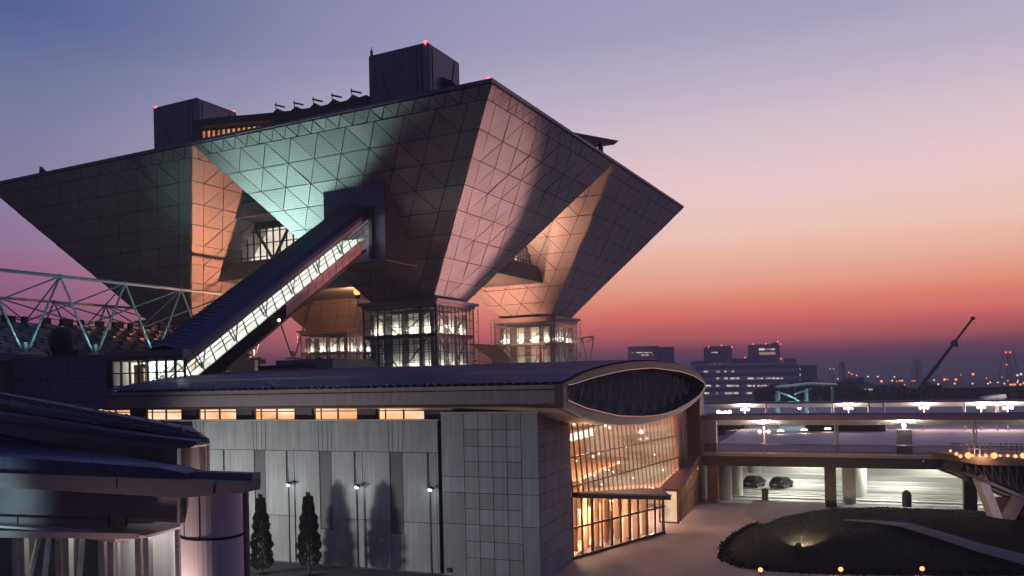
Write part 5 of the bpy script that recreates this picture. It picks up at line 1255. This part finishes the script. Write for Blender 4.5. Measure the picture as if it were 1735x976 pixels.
# ================================================================== FLOODLIGHTS ON THE TOWER
def flood(label, pos, aim, power, col, cone, blend, visible=False, size=.5):
    t = thing('floodlight', label, 'floodlight', pos, 'T', 'floodlights aimed at the tower')
    a = Vector(pos); d = (Vector(aim) - a).normalized()
    part('housing', MB().bar(a - d * .7, a - d * .08, .8, .6), X['darkmetal'], t); part('stand', MB().tube(a - d * .4 - Vector((0, 0, 1.2)), a - d * .4, .08), X['steel'], t)
    if visible: part('lens', MB().ball(a + Vector((-.3, 0, .85)), .6, 12, 8), X['lampo'], t)
    lamp('flood_lamp', 'SPOT', a + d * (.1 if not visible else .8), power, col, 'T', size, aim, cone, blend)
flood('teal floodlight on the ground under the front pyramid', (8.5, 48, 19.0), (2.5, 31.0, 45), 120000, (.56, 1.0, .93), 60, 1.0, size=5.0)
flood('teal floodlight among the keel trusses', (-14, 38, 20.5), (3.5, 47.5, 40), 6000, (.42, 1.0, .93), 34, .9)
flood('orange floodlight below the left pyramid', (24, 42, 19.2), (10, 55, 34), 34000, (1.0, .40, .22), 76, .4)
flood('amber floodlight glowing beside the front shaft', tuple(tb(606, 503, 40)), (62, 58, 30.5), 20000, (1.0, .42, .20), 150, .7, True)
flood('orange floodlight below the far pyramid', (40, 25.0, 15.5), (56, 15, 36), 72000, (1.0, .44, .28), 100, .6, size=2.5)
flood('rose floodlight behind the barrel roof', (30, -14, 9.0), (11.0, 11.5, 33), 80000, (1.0, .52, .52), 54, .45, size=1.0)
flood('peach floodlight on the slung deck facing the far pyramid', (45.5, 17.6, 35.5), (54, 13, 42), 9000, (1.0, .52, .35), 130, .9, size=1.0)
for b in (-24, -14, -4): lamp('truss_light', 'SPOT', (b, 47.0, 19.6), 650, (.55, 1.0, .94), 'T', .3, (b + 1, 50, 26), 120, .8)

# ================================================================== FAR CITY
YF = 620.0
def fx(x, y, Y=YF): return on_Y(x, y, Y)
def fbox(mb, x0, x1, y0, y1, Y, dep=40):
    a, b = fx(x0, y0, Y), fx(x1, y1, Y); return mb.box(a.x, b.x, Y, Y + dep, b.z, a.z)
winl = [lamp_mat('far_pane_' + c, v, s) for c, v, s in (('cream', (1, .82, .62), .75), ('white', (1, .92, .86), .95), ('dim', (1, .66, .5), .4))]
rf_ = random.Random(17)
def far_building(name, label, x0, x1, y0, y1, mat, Y=YF, dep=9):
    a = fx((x0 + x1) / 2, y1, Y); t = thing(name, label, 'building', (a.x, Y, 0), 'W', 'buildings on the skyline')
    b0_, b1_ = fx(x0, y0, Y), fx(x1, y1, Y); part('wall', MB().box(b0_.x, b1_.x, Y, Y + dep, 0, b0_.z), mat, t); return t
def wins(t, spans, y, h, Y=YF, gap=3.2):
    for xa, xb in spans:
        x = xa
        while x < xb:
            w = rf_.uniform(2.2, gap + .6); x1 = min(x + w, xb); a, b = fx(x, y, Y), fx(x1, y + h * rf_.uniform(.8, 1.15), Y)
            if rf_.random() < .86: part('window', MB().box(a.x, b.x, Y - .35, Y - .05, b.z, a.z), rf_.choice(winl), t)
            x = x1 + rf_.uniform(.3, 1.2)
t = far_building('office_tower', 'dark tower block with an orange lit corner behind the lens roof', 1068, 1118, 587, 720, X['fardark'], 700)
part('wing', MB().box(fx(1118, 588, 700).x + .05, fx(1143, 588, 700).x, 702, 712, 0, fx(1118, 588, 700).z), X['fardark'], t)
wins(t, ((1083, 1106),), 600.5, 2.2, 700); wins(t, ((1070, 1104),), 597, 1, 700)
part('lit_corner', MB().box(fx(1122, 592, 700).x, fx(1132, 592, 700).x, 703.4, 703.9, fx(1127, 609, 700).z, fx(1127, 591, 700).z), lit_room('corner_lamp_glow', (1, .35, .16), (1, .6, .3), .9, (.1, .1, .1), .2), t)
t2 = far_building('office_tower', 'rounded dark tower block standing on the long office slab', 1199, 1241, 588.5, 640, X['fardark'], 640)
part('crown', MB().box(fx(1201, 590, 640).x, fx(1238, 590, 640).x, 640.5, 648, fx(1220, 588.4, 640).z, fx(1220, 586.5, 640).z), X['fardark'], t2)
wins(t2, ((1200, 1241),), 616, 4.6, 640, 4); wins(t2, ((1205, 1215),), 596.5, 1.4, 640)
t3 = far_building('office_tower', 'dark tower block with a bright top floor strip and red beacons', 1275, 1322, 584, 640, X['fardark'], 640)
wins(t3, ((1285, 1313),), 590.5, 2.8, 640, 9); part('window', MB().box(fx(1286, 596, 640).x, fx(1313, 596, 640).x, 639.6, 639.95, fx(1300, 601, 640).z, fx(1300, 596.5, 640).z), winl[2], t3)
part('roof_mast', MB().box(fx(1314, 580, 640).x, fx(1319, 580, 640).x, 641, 646, fx(1316, 584, 640).z, fx(1316, 580, 640).z), X['fardark'], t3)
for tt_, pts in ((t2, ((1200, 588), (1222, 585), (1240, 588))), (t3, ((1276, 583), (1297, 582.5), (1322, 583), (1317, 579), (1323, 608), (1262, 606)))):
    for x, y in pts: part('warning_light', MB().ball(fx(x, y, 639), .42, 6, 4), X['red'], tt_)
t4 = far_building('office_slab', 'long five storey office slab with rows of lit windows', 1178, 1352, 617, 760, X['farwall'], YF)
part('roof_box', MB().box(fx(1176, 612).x, fx(1196, 612).x, YF + 1, YF + 8, fx(1186, 618).z, fx(1186, 612).z).box(fx(1245, 608).x, fx(1290, 608).x, YF + 2, YF + 8, fx(1260, 617).z, fx(1260, 607).z).box(fx(1336, 608).x, fx(1349, 608).x, YF + 1, YF + 8, fx(1340, 617).z, fx(1340, 607).z), X['fardark'], t4)
for y, sp in ((628.5, ((1192, 1202), (1213, 1218), (1227, 1243))), (640, ((1213, 1218), (1227, 1252), (1266, 1328))), (652.5, ((1194, 1204), (1213, 1218), (1227, 1251), (1266, 1310))), (665, ((1193, 1203), (1213, 1218), (1228, 1250), (1265, 1273), (1292, 1314))), (677.5, ((1214, 1218),))): wins(t4, sp, y, 2.3)
bd = MB()
for y in (621, 633.5, 646, 658.5, 671, 683.5):
    a, b = fx(1178, y), fx(1352, y + 2.2); bd.box(a.x, b.x, YF - .25, YF - .02, b.z, a.z)
part('floor_band', bd, X['fardark'], t4)
t5 = far_building('office_tower', 'plain dark block at the end of the long office slab', 1353, 1386, 619, 720, X['fardark'], 660); wins(t5, ((1354, 1356),), 624, 2, 660); wins(t5, ((1354, 1356),), 634, 2, 660); wins(t5, ((1354, 1356),), 644, 2, 660)
# dark belt of trees and sheds before the skyline
bl_ = MB(); rb_ = random.Random(4); Yb = 330.0
for k in range(5200):
    x = rb_.uniform(1278, 1760); base = 690; topy = 652 + 6 * math.sin(x * .031) + 4 * math.sin(x * .09 + 1) + (8 if x > 1500 else 0) + (6 if x < 1300 else 0)
    y = topy + (base - topy) * rb_.random() ** .8; p = fx(x, y, Yb + rb_.uniform(-14, 14)); e = [Vector((rb_.uniform(-1, 1), rb_.uniform(-1, 1), rb_.uniform(-1, 1))) * 1.3 for _ in range(3)]
    bl_.add([p + v for v in e], [(0, 1, 2)])
a_, b_ = fx(1284, 660, Yb + 16), fx(1765, 690, Yb + 16)
bl_.box(a_.x, b_.x, Yb + 16, Yb + 20, 0, fx(1400, 662, Yb + 16).z)
solo('treeline', bl_, material('far_leaf', (.022, .024, .022), .9), None, None, kind='stuff')
sh = thing('low_shed', 'low dark shed with a sloping roof beyond the trees, under the crane', 'building', tuple(fx(1455, 655, 345)), 'W')
part('wall', MB().box(fx(1418, 648, 345).x, fx(1530, 648, 345).x, 345, 360, 0, fx(1470, 652, 345).z), X['fardark'], sh)
part('roof', MB().hexa([fx(1415, 652, 344), fx(1500, 656, 344), fx(1500, 656, 362), fx(1415, 652, 362)], [fx(1425, 644, 344), fx(1468, 648, 344), fx(1468, 648, 362), fx(1425, 644, 362)]), X['fardark'], sh)
part('rooftop_box', MB().box(fx(1451, 640, 346).x, fx(1464, 640, 346).x, 346, 356, fx(1457, 652, 346).z, fx(1457, 640, 346).z), X['fardark'], sh)
part('lit_window', MB().box(fx(1465, 659, 343.5).x, fx(1480, 659, 343.5).x, 343.6, 343.9, fx(1470, 661, 343.5).z, fx(1470, 659, 343.5).z), lamp_mat('shed_pane', (.75, 1, .95), .6), sh)
part('lit_window', MB().box(fx(1473, 669, 343.5).x, fx(1482, 669, 343.5).x, 343.6, 343.9, fx(1477, 672, 343.5).z, fx(1477, 669, 343.5).z), lamp_mat('shed_pane', (.75, 1, .95), .6), sh)
# mobile crane
Yc = 360.0
cr_ = thing('mobile_crane', 'dark mobile crane with a long raised boom on the skyline', 'crane', tuple(fx(1557, 665, Yc)), 'W')
A, B = fx(1556, 660, Yc), fx(1648, 539, Yc); d = B - A
for f0, f1, w in ((0, .32, 1.0), (.30, .66, .85), (.64, 1.0, .62)): part('boom_section', MB().bar(A + d * f0, A + d * f1, w, w, up=(0, 1, 0)), X['joint'], cr_)
for f0, f1, w in ((.31, .335, 1.4), (.63, .68, 1.6)): part('boom_collar', MB().bar(A + d * f0, A + d * f1, w, w, up=(0, 1, 0)), X['joint'], cr_)
part('boom_head', MB().bar(A + d * .985, A + d * 1.01, 1.1, 1.5, up=(0, 1, 0)), X['joint'], cr_)
hk = fx(1620, 585, Yc); part('hook', MB().ball((hk.x, Yc, hk.z), .8, 8, 5).bar((hk.x, Yc, hk.z), (fx(1621, 575, Yc).x, Yc, fx(1621, 574, Yc).z), .25, .25), X['joint'], cr_)
part('cab', MB().box(A.x - 4, A.x + 4, Yc - 2, Yc + 2, 0, A.z + .6), X['joint'], cr_)
# lattice masts and chimneys on the horizon
def mast(label, x, y0, y1, w, Y=900.0, red=()):
    a, b = fx(x, y0, Y), fx(x, y1, Y); t = thing('lattice_mast', label, 'mast', (a.x, Y, 0), 'W', 'masts on the horizon')
    m = MB(); hw = w / 2
    for sx in (-1, 1):
        for sy in (-1, 1): m.bar((a.x + sx * hw * 1.5, Y + sy * hw * 1.5, 0), (a.x + sx * hw * .7, Y + sy * hw * .7, a.z), .7, .7)
    for k in range(8):
        z0, z1 = a.z * k / 8, a.z * (k + 1) / 8; m.bar((a.x - hw, Y - hw, z0), (a.x + hw, Y - hw, z1), .5, .5); m.bar((a.x + hw, Y - hw, z0), (a.x - hw, Y - hw, z1), .5, .5)
    part('lattice', m, X['fardark'], t)
    if red:
        for rx, ry, r in red: part('warning_light', MB().ball(fx(rx, ry, Y - 8), r, 6, 4), lamp_mat('mast_beacon', (1, .10, .08), 2.0), t)
mast('tall lattice mast with red beacons at the edge of the port', 1708, 597, 655, 9, red=((1704, 597, 1.2), (1711, 597, 1.2), (1705, 618, 1.0)))
mast('thin faint lattice mast on the horizon, close to the low shed', 1426, 613, 655, 4)
mast('thin faint lattice mast on the horizon behind the crane boom', 1552, 609, 655, 5)
# scattered lights of the port
ors = [(1492, 646, 2), (1510, 645, 1.8), (1518, 646, 1), (1523, 645, 1.4), (1527, 645, 1.6), (1544, 645.5, 1), (1548, 645.5, 1), (1581, 644, 1.6), (1599, 643, 2.2), (1604, 643, 1), (1618, 643, 2.1), (1647, 634, 2.2), (1437, 631, 1.2), (1442, 634, 1.2), (1450, 636, 1.3), (1435, 644, 1.2), (1676, 648, 1.5), (1500, 652, .9), (1531, 652, 1.0), (1700, 650, 1.6), (1712, 655, 1.5), (1718, 659, 1.6), (1727, 652, 1.8), (1733, 649, 2.0), (1706, 645, 1.1), (1670, 641, 1.0), (1715, 657, 1.2)]
whs = [(1405, 625, .8), (1418, 642, 1.2), (1469, 638, 1.3), (1486, 638, 1.3), (1514, 638.5, 1.3), (1588, 651, 1.5), (1616, 650, 1.5), (1646, 650, 1.4), (1672, 650, 1.4), (1689, 648, 1.2), (1722, 636, 1.8), (1728, 634, 2.0), (1723, 645, 1.3), (1710, 655, 1.3), (1626, 635, .8), (1696, 639, .9), (1722, 648, 1.2), (1411, 625.5, .8)]
lo_ = lamp_mat('port_sodium', (1.0, .24, .08), 2.6); lw2 = lamp_mat('port_white', (1.0, .80, .74), 1.5)
for lst, mt, lab in ((ors, lo_, 'far orange port lamp glowing on the horizon'), (whs, lw2, 'far white port lamp glowing on the horizon')):
    for x, y, r in lst:
        p = fx(x, y, 820); t = thing('port_lamp', lab, 'lamp', (p.x, 820, 0), 'W', 'far port lamps, ' + ('orange' if mt is lo_ else 'white'))
        part('post', MB().bar((p.x, 820, 0), (p.x, 820, max(p.z, 1)), .35, .35), X['joint'], t); part('globe', MB().ball((p.x, 819, max(p.z, .8)), r * .55, 8, 5), mt, t)

# ================================================================== HAZE
hm = bpy.data.materials.new('evening_air'); hm.use_nodes = True; hm.node_tree.nodes.clear()
pv_ = hm.node_tree.nodes.new('ShaderNodeVolumePrincipled'); pv_.inputs['Color'].default_value = (.85, .83, .88, 1); pv_.inputs['Density'].default_value = 0.00065
ho = hm.node_tree.nodes.new('ShaderNodeOutputMaterial'); hm.node_tree.links.new(pv_.outputs[0], ho.inputs['Volume'])
solo('haze', MB().box(-3600, 3600, -3600, 3600, -1.1, 66), hm, None, None, kind='stuff')
